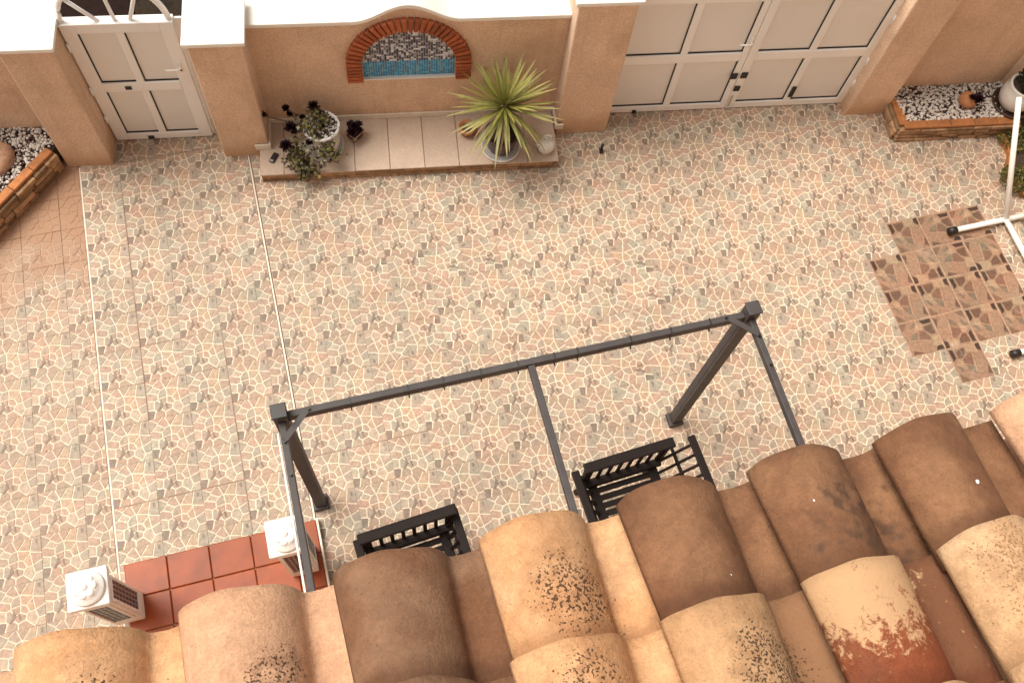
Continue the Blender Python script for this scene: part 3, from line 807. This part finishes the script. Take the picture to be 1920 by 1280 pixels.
clusters = [(575, 245, 1.3, .36, 150), (600, 225, 1.4, .26, 130), (560, 300, .75, .36, 190), (575, 318, .55, .28, 120), (610, 285, 1.05, .28, 110), (630, 292, .9, .18, 60), (590, 205, 1.45, .18, 70), (555, 285, .9, .26, 90), (612, 262, 1.15, .2, 60), (575, 325, .45, .2, 60)]
for (x, y, z, R_, n_) in clusters:
    c = inv @ px_at(x, y, z)
    for _ in range(n_):
        p = c + Vector((rl.gauss(0, .5), rl.gauss(0, .5), rl.gauss(0, .35))) * R_
        b = rl.uniform(.5, 1.3); col = rl.choice(((.15, .125, .035), (.10, .095, .025), (.21, .185, .055), (.05, .032, .018)))
        col = tuple(k * b for k in col)
        a, e = rl.uniform(0, 6.28), rl.uniform(-.2, 1.1); L = rl.uniform(.07, .13); w = L * .42
        d = Vector((cos(a) * cos(e), sin(a) * cos(e), sin(e))); s_ = Vector((-sin(a), cos(a), rl.uniform(-.4, .4)))
        mb.add([p, p + d * L * .55 + s_ * w, p + d * L, p + d * L * .55 - s_ * w], [(0, 1, 2, 3)], 0, col)
mb.build('foliage', 'leaf', ae)
# small pot beside it
pot('plant_pot', 'small square pale pot with a dark rosette right of the patterned pot', 2.58, 1.10, PZ, [(.20, 0), (.27, .20), (.28, .24), (.24, .24), (.23, .2)], 'palestone', .21, .235, n=4)
ae2 = wroot('succulent_plant', 'small black purple rosette succulent in the small square pot', 'plant', 2.60, 1.06, PZ + .2)
for x, y, z, sc in ((-.04, -.10, .22, 1.15), (.10, .06, .28, .9), (-.08, .08, .26, .9), (.12, -.06, .2, .8), (0, 0, .32, .9)):
    o = link('rosette', ROS, ae2, (x, y, z), (rr.uniform(-.4, .4), rr.uniform(-.4, .4), rr.uniform(0, 6))); o.scale = (sc,) * 3
mb = MB(); mb.tube([(0, 0, 0), (0, 0, .3)], .05, 6).build('stems', 'trunk', ae2, smooth=True)

# yucca
saucer('white saucer under the pot of the spiky yucca', 6.60, .50, PZ, .55, 'ceramic')
pot('plant_pot', 'dark striped pot under the spiky green yucca', 6.60, .52, PZ + .04, [(.32, 0), (.38, .10), (.44, .42), (.45, .52), (.48, .56), (.48, .62), (.41, .62), (.40, .55)], 'ceramic_dark', .56, .41)
yu = wroot('yucca_plant', 'spiky green yucca with long sword leaves on the platform right side', 'plant', 6.60, .52, PZ + .6)
mb = MB(); mb.tube([(0, 0, -.02), (.01, -.01, .6), (.0, .01, 1.25)], [.13, .11, .10], 10).build('trunk', 'trunk', yu, smooth=True)
def blade(L, w, droop, col, tip):
    mb = MB(); n = 6; rows = []
    for i in range(n + 1):
        t_ = i / n; x = L * t_; z = -droop * t_ ** 2.4
        ww = w * .80 * (.55 + .9 * t_ if t_ < .45 else (1 - ((t_ - .45) / .55) ** 1.6) * .955)
        rows.append(((x, -ww, z + ww * .30), (x, 0, z - .0), (x, ww, z + ww * .30)))
    for i in range(n):
        vs = list(rows[i]) + list(rows[i + 1]); k = min(1.0, i / n)
        c = tuple(a + (b - a) * k for a, b in zip(col, tip))
        mb.add(vs, [(0, 1, 4, 3), (1, 2, 5, 4)], 0, c)
    return mb.mesh('leaf', 'leaf', True)
dead = blade(1.05, .045, .55, (.36, .26, .13), (.30, .20, .10))
bent = blade(1.35, .055, .75, (.15, .16, .04), (.26, .21, .06))
blades = [blade(1.42, .060, .10, (.20, .205, .05), (.32, .27, .08)), blade(1.28, .056, .05, (.20, .20, .04), (.28, .25, .07)), blade(1.50, .062, .28, (.15, .165, .04), (.28, .24, .08)), blade(1.15, .052, .02, (.25, .25, .06), (.31, .28, .085))]
N = 112
for i in range(N):
    t_ = i / (N - 1); el = radians(78 - 108 * t_ ** .9 + rr.uniform(-7, 7)); az = i * 2.39996 + rr.uniform(-.14, .14)
    me = blades[3 if t_ < .15 else (1 if t_ < .45 else (0 if rr.random() < .6 else 2))]
    if t_ > .6 and rr.random() < .16: me = bent
    if t_ > .88 and rr.random() < .4: me = dead
    o = link('leaf', me, yu, (cos(az) * .05, sin(az) * .05, 1.34 - .34 * t_), (rr.uniform(-.3, .3), -el, az))
    k = rr.uniform(.92, 1.16) * (.75 if t_ < .1 else 1); o.scale = (k, 1, 1)
# terracotta pot behind the yucca
pot('plant_pot', 'small terracotta pot half hidden behind the yucca leaves', 5.70, 1.05, PZ, [(.16, 0), (.22, .22), (.25, .24), (.25, .30), (.20, .30), (.19, .26)], 'terracotta', .25, .19)
# white jug
jg = wroot('jug', 'small white ceramic jug with ring handle at the platform right end', 'jug', 7.85, .36, PZ)
MB().lathe([(.12, 0), (.20, .06), (.25, .20), (.22, .34), (.12, .42), (.09, .44), (.10, .47), (.07, .47)], 28).build('jug_body', 'ceramic', jg, smooth=True)
MB().tube([(.12 * cos(t_) , .02, .50 + .14 * sin(t_)) for t_ in [2 * pi * i / 20 for i in range(21)]], .028, 8).build('handle', 'ceramic', jg, smooth=True)
MB().tube([(-.18, -.04, .28), (-.30, -.08, .38)], [.05, .025], 8).build('spout', 'ceramic', jg, smooth=True)
for a in (0, 2.1, 4.2): MB().tube([(.16 * cos(a + 4.4), .16 * sin(a + 4.4), 0), (.15 * cos(a + 4.4), .15 * sin(a + 4.4), .1)], .035, 6).build('foot', 'ceramic', jg)
# small things lying about
b = wroot('black_box', 'small black rectangular gadget lying on the left end of the platform', 'gadget', .36, .50, PZ)
b.rotation_euler = (0, 0, TH + radians(-28))
MB().box(-.075, .075, -.16, .16, 0, .06).build('case', 'black', b, bevel=.02)
MB().box(-.05, .05, -.15, -.09, .06, .068).build('end_plate', 'lens', b)
b = wroot('floor_bolt', 'short dark metal gate stop standing on the paving near the driveway gate', 'gate stop', 9.54, .46, 0)
MB().box(-.055, .055, -.10, .10, 0, .03).build('base_plate', 'black', b)
MB().tube([(0, .02, .03), (0, .02, .30)], .045, 8).build('pin', 'black', b)

# right planter contents
ur_u, ur_v = 22.02, 1.02
saucer('dark brown saucer under the white urn in the right corner', ur_u, ur_v, .60, .60, 'ceramic_dark')
pot('plant_pot', 'large white round urn in the top right corner planter', ur_u, ur_v, .64, [(.30, 0), (.44, .10), (.52, .35), (.50, .62), (.45, .76), (.47, .82), (.40, .82), (.38, .76)], 'ceramic', .78, .39)
mb = MB()
for _ in range(520):
    a, e = rl.uniform(0, 6.28), rl.uniform(.1, 1.4); r_ = rl.random() ** .5 * .42
    p = Vector((r_ * cos(a), r_ * sin(a), rl.uniform(.05, .5) * (1.2 - r_))); b_ = rl.uniform(.4, 1.2); L = rl.uniform(.08, .16)
    d = Vector((cos(a) * cos(e), sin(a) * cos(e), sin(e))); s_ = Vector((-sin(a), cos(a), 0)) * L * .25
    mb.add([p, p + d * L * .5 + s_, p + d * L, p + d * L * .5 - s_], [(0, 1, 2, 3)], 0, (.035 * b_, .05 * b_, .02 * b_))
up = wroot('urn_plant', 'dark green bushy plant growing in the white corner urn', 'plant', ur_u + .1, ur_v, 1.42)
mb.build('foliage', 'leaf', up)
mb = MB(); mb.blob((0, 0, .2), .27, (1, 1, .85), 0, None, .04, 3, rr)
pr_ = wroot('stone_pot', 'round pinkish stone pot with a dark rosette on the right gravel', 'pot', 20.62, 1.12, .56)
mb.build('pot_body', 'terracotta', pr_, True)
ae3 = wroot('succulent_plant', 'small dark rosette growing in the round pinkish stone pot', 'plant', 20.66, 1.02, .94)
for x, y, z, sc in ((.06, -.10, .10, 1.0), (-.10, -.04, .10, .75), (.14, .05, .08, .7)):
    o = link('rosette', ROS, ae3, (x, y, z), (rr.uniform(-.4, .4), rr.uniform(-.4, .4), rr.uniform(0, 6))); o.scale = (sc,) * 3

# planted border along the right side
sb = thing('border_bed', 'narrow planted border with a reddish kerb along the right side', 'flower bed', W(21.80, .32), TH)
kerb = [(0, 0), (.02, -.75), (-.30, -1.35), (-.05, -2.2)]
for a, b in zip(kerb[:-1], kerb[1:]):
    MB().bar((*a, .05), (*b, .05), .12, .26).build('kerb_stone', 'capbrick', sb, bevel=.015)
mb = MB(); mb.prism([(0.02, .06), (.02, -.75), (-.28, -1.35), (-.03, -2.2), (3, -2.2), (3, .06)], -.05, .10).build('soil_bed', 'soil', sb)
def tuft(label, px, py, z, R_, n_, cols):
    p0 = px_at(px, py, z); o = thing('groundcover_plant', label, 'plant', (p0.x, p0.y, .08), 0, 'yellow green plants in the right border')
    mb = MB()
    for _ in range(n_):
        a = rl.uniform(0, 6.28); r_ = R_ * sqrt(rl.random()); h_ = rl.uniform(.02, .34) * (1 - .6 * r_ / R_)
        p = Vector((r_ * cos(a), r_ * sin(a) * 1.1, h_)); e = rl.uniform(.2, 1.4); a2 = rl.uniform(0, 6.28); L = rl.uniform(.05, .11)
        d = Vector((cos(a2) * cos(e), sin(a2) * cos(e), sin(e))); s_ = Vector((-sin(a2), cos(a2), 0)) * L * .3
        b_ = rl.uniform(.5, 1.25); c = rl.choice(cols)
        mb.add([p, p + d * L * .5 + s_, p + d * L, p + d * L * .5 - s_], [(0, 1, 2, 3)], 0, tuple(k * b_ for k in c))
    mb.build('foliage', 'leaf', o); return o
YG = ((.16, .15, .025), (.11, .11, .02), (.22, .19, .04), (.07, .075, .018))
tuft('yellow green ground cover clump nearest the gravel planter and white pole', 1902, 250, .25, .55, 900, YG)
tuft('yellow green ground cover clump at the near end of the right border', 1908, 335, .25, .48, 800, YG)

# ------------------------------------------------------------------ hammock stand
hs = thing('hammock_stand', 'white tubular metal hammock stand with black end caps on dark tiles', 'stand', (14.03, -3.93, 0))
TZ, TR = .16, .078
for y in (0, -3.88):
    MB().tube([(-1.62, y, TZ), (1.62, y, TZ)], TR, 12).build('cross_foot', 'white_tube', hs, smooth=True)
    for s_ in (-1, 1): MB().tube([(s_ * 1.58, y, TZ), (s_ * 1.80, y, TZ)], TR + .03, 12).build('end_cap', 'black', hs, smooth=True)
MB().tube([(0, -.02, TZ + .05), (0, -3.86, TZ + .05)], TR, 12).build('spine', 'white_tube', hs, smooth=True)
tip = px_at(1911, 182, 2.6) - Vector((14.03, -3.93, 0))
MB().tube([(0, 0, TZ + .08), tip], TR * .98, 12).build('slanted_arm', 'white_tube', hs, smooth=True)
MB().tube([(0, -3.88, TZ + .08), (tip.x, -3.88 - tip.y, tip.z)], TR * .98, 12).build('slanted_arm', 'white_tube', hs, smooth=True)
for y in (.10, -.12, -3.76, -4.0): MB().tube([(0, y, TZ + .10), (0, y, TZ + .26)], .022, 6).build('bolt', 'steel', hs)

# ------------------------------------------------------------------ pergola
pgl = thing('pergola', 'dark grey metal pergola frame with open top in front of the house', 'pergola', (0, 0, 0))
PY, PZT, XL, XR, XM = -7.40, 6.2, -6.22, 2.72, -1.66
def post(x):
    p = MB().box(x - .12, x + .12, PY - .12, PY + .12, .05, PZT + .28)
    for sx in (-1, 1):
        p.box(x + sx * .124 - .004, x + sx * .124 + .004, PY - .05, PY + .05, .1, PZT)
    o = p.build('post', 'metalgrey', pgl, bevel=.02)
    MB().box(x - .18, x + .18, PY - .18, PY + .18, .0, .16).build('foot_plate', 'metalgrey', o, bevel=.02)
    MB().box(x - .14, x + .14, PY - .14, PY + .14, PZT + .28, PZT + .33).build('post_cap', 'metalgrey' if x > 0 else 'black', o, bevel=.015)
    return o
post(XL); post(XR)
MB().box(XL + .12, XR - .12, PY - .065, PY + .065, PZT - .13, PZT + .08).build('beam', 'metalgrey', pgl, bevel=.015)
for x in (XL, XM, XR):
    MB().box(x - .062, x + .062, -13.0, PY - (.12 if x != XM else .075), PZT - .09, PZT + .07).build('rail', 'metalgrey', pgl, bevel=.015)
for x, s_ in ((XL, 1), (XR, -1)):
    MB().bar((x + s_ * .46, PY, PZT + .085), (x, PY - .46, PZT + .085), .11, .02).build('corner_brace', 'metalgrey', pgl)
    for q in ((x + s_ * .5, PY), (x, PY - .5), (x, PY - 1.1)): MB().tube([(*q, PZT + .08), (*q, PZT + .125)], .025, 6).build('bolt', 'black', pgl)
for x in (-5.0, -3.95, -3.3, -2.6, -1.9, -1.2, -.75, .3, 1.1, 1.9):
    t = MB(); t.box(x - .012, x + .012, PY - .072, PY + .072, PZT - .138, PZT + .088); t.build('strap', 'black', pgl)
    MB().box(x - .012, x + .012, PY - .11, PY - .072, PZT - .15, PZT - .12).build('strap_tail', 'black', pgl)
MB().tube([(XL - .10, PY - .3, PZT + .02), (XL - .105, -13.0, PZT + .02)], .022, 8).build('cable_cover', 'white_tube', pgl, smooth=True)

# ------------------------------------------------------------------ garden chairs
def chair(label, loc, rot, al, ar):
    r = thing('garden_chair', label, 'chair', loc, rot, 'dark slatted garden chairs under the pergola')
    hw = .80; sz = 1.20; D = 1.45
    f = MB(); f.box(-hw - .06, -hw + .16, -D, .0, sz - .10, sz); f.box(hw - .16, hw + .06, -D, .0, sz - .10, sz)
    f.box(-hw, hw, -.18, .02, sz - .10, sz - .002); f.box(-hw, hw, -D - .02, -D + .16, sz - .10, sz - .002)
    f.build('seat_frame', 'plastic', r, bevel=.025)
    n = 7
    for i in range(n):
        y = -.22 - i * .185; MB().box(-hw + .15, hw - .15, y - .135, y, sz - .07, sz - .01).build('seat_slat', 'plastic', r, bevel=.02)
    top = MB(); top.bar((-1.08, .0, 2.40), (1.08, .0, 2.40), .24, .09); top.build('top_rail', 'plastic', r, bevel=.03)
    for i in range(8):
        x = -.86 + i * 1.72 / 7; MB().bar((x, -.03, sz + .1), (x, -.02, 2.36), .085, .05, up=(0, -1, .0)).build('back_slat', 'plastic', r, bevel=.015)
    MB().bar((-.95, -.10, sz + .10), (.95, -.10, sz + .10), .18, .14).build('back_rail', 'plastic', r, bevel=.02)
    for s_ in (-1, 1): MB().bar((s_ * .93, -.03, sz - .1), (s_ * .98, .0, 2.38), .12, .12, up=(0, -1, .0)).build('back_post', 'plastic', r, bevel=.02)
    for s_, aw in ((-1, al), (1, ar)):
        a0, a1 = s_ * (hw + .05), s_ * aw
        arm = MB(); arm.bar((a1, .10, 2.05), (a1, -D + .02, 2.0), .18, .08); arm.build('armrest', 'plastic', r, bevel=.02)
        ma, mz = (a0 + a1) / 2, (sz + 2.0) / 2
        MB().bar((ma, .06, mz), (ma, -D + .05, mz), .07, .06).build('side_rail', 'plastic', r)
        for i in range(6):
            y = -.08 - i * (D - .2) / 5.2; MB().bar((a0, y, sz - .02), (a1, y, 1.99), .13, .045, up=(0, 1, 0)).build('side_slat', 'plastic', r)
        MB().bar((s_ * .82, -.06, sz - .08), (s_ * .90, .06, .02), .14, .12, up=(0, 1, 0)).build('leg', 'plastic', r, bevel=.02)
        MB().bar((s_ * .82, -D + .06, sz - .08), (s_ * .88, -D - .04, .02), .14, .12, up=(0, 1, 0)).build('leg', 'plastic', r, bevel=.02)
    return r
chair('dark slatted garden chair nearest the white step pillars, mostly behind a brown roof tile', (-4.40, -8.92, 0), radians(4.4), 1.10, 1.04)
chair('dark slatted garden chair by the right pergola post with wide flared slatted side', (.67, -8.60, 0), radians(3.4), 1.22, 1.62)

# ------------------------------------------------------------------ porch step and white pillars
po = thing('porch_step', 'red glazed tile porch step at the lower left', 'step', (-10.72, -7.80, 0))
MB().box(.02, 4.30, -5.2, -.02, -.02, .20).build('step_core', 'slab', po)
rme = MB().box(.006, .932, .006, .774, 0, .05).mesh('step_tile', 'redtile')
for j in range(6):
    for i in range(5):
        if i == 4: continue
        link('step_tile', rme, po, (i * .938, -(j + 1) * .78, .20 + rr.uniform(-.003, .003)), (rr.uniform(-.004, .004), rr.uniform(-.004, .004), 0), bevel=.02, seg=2)
for j in range(6):
    MB().box(3.758, 4.318, -(j + 1) * .78 + .006, -j * .78 - .006, .20, .25).build('step_tile', 'redtile', po, bevel=.02)
MB().box(4.325, 4.37, -5.2, .02, -.02, .25).build('edge_strip', 'trim', po)
def wpillar(label, x, y):
    r = thing('porch_pillar', label, 'pillar', (x, y, .25), 0, 'white pillars flanking the porch step')
    a, d, H = .30, .29, 2.62
    MB().box(-a, a, -d, d, 0, H).build('shaft', 'plaster', r, bevel=.02)
    MB().box(-a - .09, a + .09, -d - .09, d + .09, H, H + .16).build('cap', 'plaster', r, bevel=.03)
    MB().lathe([(.33, H + .16), (.35, H + .20), (.33, H + .25), (.24, H + .27), (.23, H + .31), (.15, H + .34), (.02, H + .35)], 28).build('cap_disc', 'plaster', r, smooth=True)
    pet = MB()
    for i in range(7): t_ = 2 * pi * i / 7; pet.blob((.15 * cos(t_), .15 * sin(t_), H + .32), .085, (1, 1, .5), 0, None, .05, 2, rr)
    pet.blob((0, 0, H + .36), .07, (1, 1, .6), 0, None, .02, 2, rr); pet.build('cap_flower', 'plaster', r, smooth=True)
    for ax in ('x', 'y', '-y'):
        for z0, z1 in ((.55, 2.30),):
            fr = MB(); so = MB(); lo = MB(); w = .19
            def bx(m_, p0, p1, q0, q1, t0, t1):
                if ax == 'x': m_.box(a + t0, a + t1, p0, p1, q0, q1)
                elif ax == 'y': m_.box(p0, p1, d + t0, d + t1, q0, q1)
                else: m_.box(p0, p1, -d - t1, -d - t0, q0, q1)
            bx(so, -w, w, z0, z1, .001, .012)
            for s_ in (-1, 1): bx(fr, *sorted((s_ * w, s_ * (w + .05))), z0 - .05, z1 + .05, .001, .04)
            bx(fr, -w, w, z0 - .05, z0, .001, .038); bx(fr, -w, w, z1, z1 + .05, .001, .038)
            for k in (-1, 0, 1): bx(lo, k * .10 - .012, k * .10 + .012, z0, z1, .012, .02)
            for k in range(1, 8): z = z0 + (z1 - z0) * k / 8; bx(lo, -w, w, z - .008, z + .008, .012, .019)
            so.build('dark_panel', 'solar', r); fr.build('panel_frame', 'plaster', r, bevel=.01); lo.build('panel_grid', 'louvre', r)
    return r
wpillar('white porch pillar with flower cap at the far left of the red step', -10.66, -8.80)
wpillar('white porch pillar with flower cap beside the pergola rail', -6.82, -8.70)

# ------------------------------------------------------------------ house with tiled roof
RX, RYY, RZ, D = -6.61, -12.465, 17.00, .75
SL = radians(14.0); EXP = .867 * D
hs_ = thing('house', 'house whose tiled eave fills the bottom of the picture', 'house', (RX, RYY, RZ))
MB().box(-18, 26, -7.2, -1.3, -RZ, -.55).build('house_wall', 'stucco', hs_)
rf = MB()
rf.add([(-18, -.10, -.10), (26, -.10, -.10), (26, -7.5, -.10 + 7.4 * math.tan(SL)), (-18, -7.5, -.10 + 7.4 * math.tan(SL)), (-18, -.10, -.35), (26, -.10, -.35), (26, -7.5, -.35 + 7.4 * math.tan(SL)), (-18, -7.5, -.35 + 7.4 * math.tan(SL))],
       [(0, 1, 2, 3), (7, 6, 5, 4), (0, 4, 5, 1), (2, 6, 7, 3), (0, 3, 7, 4), (1, 5, 6, 2)])
roof = rf.build('roof', 'mortar', hs_)

def s_tile(seed):
    """one clay tile: a barrel roll with a flat pan to its right, in units of the tile pitch"""
    r_ = random.Random(seed); mb = MB()
    bwid, bh_, th = .76, .285, .045
    prof = []
    n = 22
    for i in range(n + 1):
        t_ = radians(-75 + 150 * i / n); R_ = bwid / 2 / sin(radians(75)); prof.append((bwid / 2 + R_ * sin(t_), .055 + R_ * (cos(t_) - cos(radians(75))) - .135 * (i / n) ** 1.5))
    prof += [(bwid + .03, -.095), (bwid + .12, -.10), (bwid + .22, -.085), (1.06, -.06)]
    Lt, rows = (EXP / D) + .14, 8
    k = len(prof); top = []; bot = []
    ph = r_.uniform(0, 6)
    for j in range(rows + 1):
        y = Lt * j / rows; sc = 1.035 - .075 * j / rows
        for i, (x, z) in enumerate(prof):
            xx = bwid / 2 + (x - bwid / 2) * sc if x <= bwid else x - bwid * (1 - sc) / 2 * (1 if x < 1.0 else 0)
            zz = z * (1 - .06 * j / rows) + .09 * (1 - j / rows) + .004 * sin(ph + 5 * y + 2 * x)
            yy = -y - (.012 * sin(ph + 6 * x) + .006 * sin(17 * x + ph) if j == 0 else 0)
            top.append((xx * D, yy * D, zz * D))
            # inner skin, offset along the section normal
            a, b = prof[max(i - 1, 0)], prof[min(i + 1, k - 1)]
            nx_, nz_ = -(b[1] - a[1]), b[0] - a[0]; L_ = sqrt(nx_ * nx_ + nz_ * nz_) or 1
            bot.append(((xx - nx_ / L_ * th) * D, yy * D, (zz - nz_ / L_ * th) * D))
    N_ = len(top); fs = []
    for j in range(rows):
        for i in range(k - 1):
            a, b, c, d = j * k + i, j * k + i + 1, (j + 1) * k + i + 1, (j + 1) * k + i
            fs.append((a, b, c, d)); fs.append((N_ + d, N_ + c, N_ + b, N_ + a))
        fs.append((j * k, (j + 1) * k, N_ + (j + 1) * k, N_ + j * k)); e = j * k + k - 1
        fs.append((e, N_ + e, N_ + e + k, e + k))
    for i in range(k - 1):
        fs.append((i, N_ + i, N_ + i + 1, i + 1)); e = rows * k + i; fs.append((e, e + 1, N_ + e + 1, N_ + e))
    mb.add(top + bot, fs)
    return mb
CREAM, CREAM2 = (.57, .30, .145), (.63, .37, .20)
PEACH, PEACH2 = (.53, .295, .175), (.58, .34, .21)
BROWN, BROWN2 = (.175, .080, .040), (.250, .125, .064)
TAN, TAN2 = (.48, .275, .14), (.54, .33, .18)
RED, RED2 = (.25, .065, .024), (.21, .070, .034)
SPOT = (.055, .028, .016)
RM = {
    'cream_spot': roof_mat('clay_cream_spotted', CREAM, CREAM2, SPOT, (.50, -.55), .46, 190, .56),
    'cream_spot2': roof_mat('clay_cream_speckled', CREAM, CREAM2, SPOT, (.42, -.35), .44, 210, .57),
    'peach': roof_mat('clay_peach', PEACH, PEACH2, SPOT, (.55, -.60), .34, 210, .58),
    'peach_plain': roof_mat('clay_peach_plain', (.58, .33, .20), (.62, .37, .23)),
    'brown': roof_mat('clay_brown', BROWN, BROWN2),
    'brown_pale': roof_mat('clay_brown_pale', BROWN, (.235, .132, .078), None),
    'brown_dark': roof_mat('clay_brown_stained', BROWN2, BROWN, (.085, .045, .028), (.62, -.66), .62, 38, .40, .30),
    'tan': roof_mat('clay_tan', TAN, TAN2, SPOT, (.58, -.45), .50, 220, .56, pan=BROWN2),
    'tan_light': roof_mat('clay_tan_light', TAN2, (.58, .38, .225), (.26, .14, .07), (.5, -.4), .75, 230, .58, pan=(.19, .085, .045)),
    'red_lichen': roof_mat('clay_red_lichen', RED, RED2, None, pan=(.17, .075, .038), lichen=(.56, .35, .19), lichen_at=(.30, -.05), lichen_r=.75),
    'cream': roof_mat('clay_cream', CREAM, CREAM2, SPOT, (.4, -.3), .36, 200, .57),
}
plan = {(0, 0): 'cream_spot', (1, 0): 'peach', (2, 0): 'brown_pale', (3, 0): 'cream_spot', (4, 0): 'brown', (5, 0): 'brown_dark', (6, 0): 'brown', (7, 0): 'peach_plain',
        (0, 1): 'cream', (1, 1): 'cream', (2, 1): 'brown_pale', (3, 1): 'cream_spot2', (4, 1): 'tan', (5, 1): 'red_lichen', (6, 1): 'tan_light', (7, 1): 'cream', (6, 2): 'tan_light', (5, 2): 'red_lichen', (7, 2): 'tan_light'}
shapes = {}
rk = random.Random(77)
NR = 6
for j in range(NR):
    for k in range(-5, 15):
        mname = plan.get((k, j)) or rk.choice(list(RM))
        key = (mname, rk.randrange(2))
        if key not in shapes: shapes[key] = s_tile(rk.random()).mesh('roof_tile', RM[mname], True)
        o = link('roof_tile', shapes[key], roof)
        o.location = Vector((k * D + rk.uniform(-.006, .006), -j * EXP * cos(SL), j * EXP * sin(SL))) * S
        o.rotation_euler = (-SL, 0, rk.uniform(-.008, .008))

def speck(k, j, x, y, r_):
    z = .37 * D
    o = MB().blob((0, 0, 0), r_, (1, 1.3, .25), 0, None, .2, 2, rk).build('lime_spot', 'plaster', roof)
    px_, py_ = x * D, -y * D
    zt = (.055 + .393 * (cos(math.asin((x - .38) / .393)) - cos(radians(75))) - .135 * (x / .76) ** 1.5 + .09 * (1 - y / (EXP / D + .14))) * D
    ly = -y * D
    o.location = Vector((k * D + px_, -j * EXP * cos(SL) + ly * cos(SL) + zt * sin(SL), j * EXP * sin(SL) - ly * sin(SL) + zt * cos(SL))) * S
for a in ((4, 0, .52, .72, .007), (6, 0, .45, .55, .009), (5, 0, .26, .40, .005)): speck(*a)

# ------------------------------------------------------------------ parked car in the street
cr = wroot('parked_car', 'black parked car in the street seen through the gate arch', 'car', -3.25, 4.45, 0)
prof_c = [(0, .75), (-.05, 1.5), (.15, 2.2), (.9, 2.75), (3.6, 3.05), (5.0, 4.2), (8.6, 4.3), (11.0, 3.1), (12.2, 2.9), (12.5, 1.6), (12.4, .75)]
mb = MB(); secs = ((0.12, .97), (0, 1), (5.2, 1), (5.08, .97)); n = len(prof_c); vs = []
for y, k in secs: vs += [(6.2 + (x - 6.2) * (.985 if k < 1 else 1), y + (.32 if z > 3.1 and y < 1 else (-.32 if z > 3.1 else 0)), z * (1 if k == 1 else 1.0)) for x, z in prof_c]
fs = [(i * n + j, i * n + (j + 1) % n, (i + 1) * n + (j + 1) % n, (i + 1) * n + j) for i in range(3) for j in range(n)] + [tuple(range(n)), tuple(range(3 * n, 4 * n))]
mb.add(vs, fs).build('body', 'carpaint', cr, bevel=.12, seg=3)
for y, s_ in ((.10, -1), (5.1, 1)):
    MB().prism([(4.3, 3.2), (5.3, 4.0), (6.6, 4.08), (6.6, 3.2)], y + .10 * s_ - .02 + (.0 if s_ < 0 else -.0), y + .1 * s_ + .02, plane='xz').build('window', 'carglass', cr)
    MB().prism([(6.8, 3.2), (6.8, 4.08), (8.4, 4.1), (9.8, 3.25)], y + .10 * s_ - .02, y + .1 * s_ + .02, plane='xz').build('window', 'carglass', cr)
for x in (2.3, 10.2):
    for y in (-.02, 5.22):
        w = MB(); w.tube([(x, y - .28 if y > 1 else y - .02, .95), (x, y + .02 if y > 1 else y + .28, .95)], .93, 24); o = w.build('wheel', 'tyre', cr)
        MB().tube([(x, y - .05 if y < 1 else y, .95), (x, y if y < 1 else y + .05, .95)], .55, 20).build('rim', 'lens', o)
for y in (.25, 4.2):
    MB().prism([(y, 2.05), (y + .75, 2.05), (y + .6, 2.45), (y + .1, 2.5)], -.06, .28, plane='yz').build('headlight', 'lens', cr)
mi = MB(); mi.blob((4.1, -.30, 3.30), .30, (.7, 1, .7), 0, None, .02, 2, rr); mi.build('side_mirror', 'carpaint', cr, smooth=True)
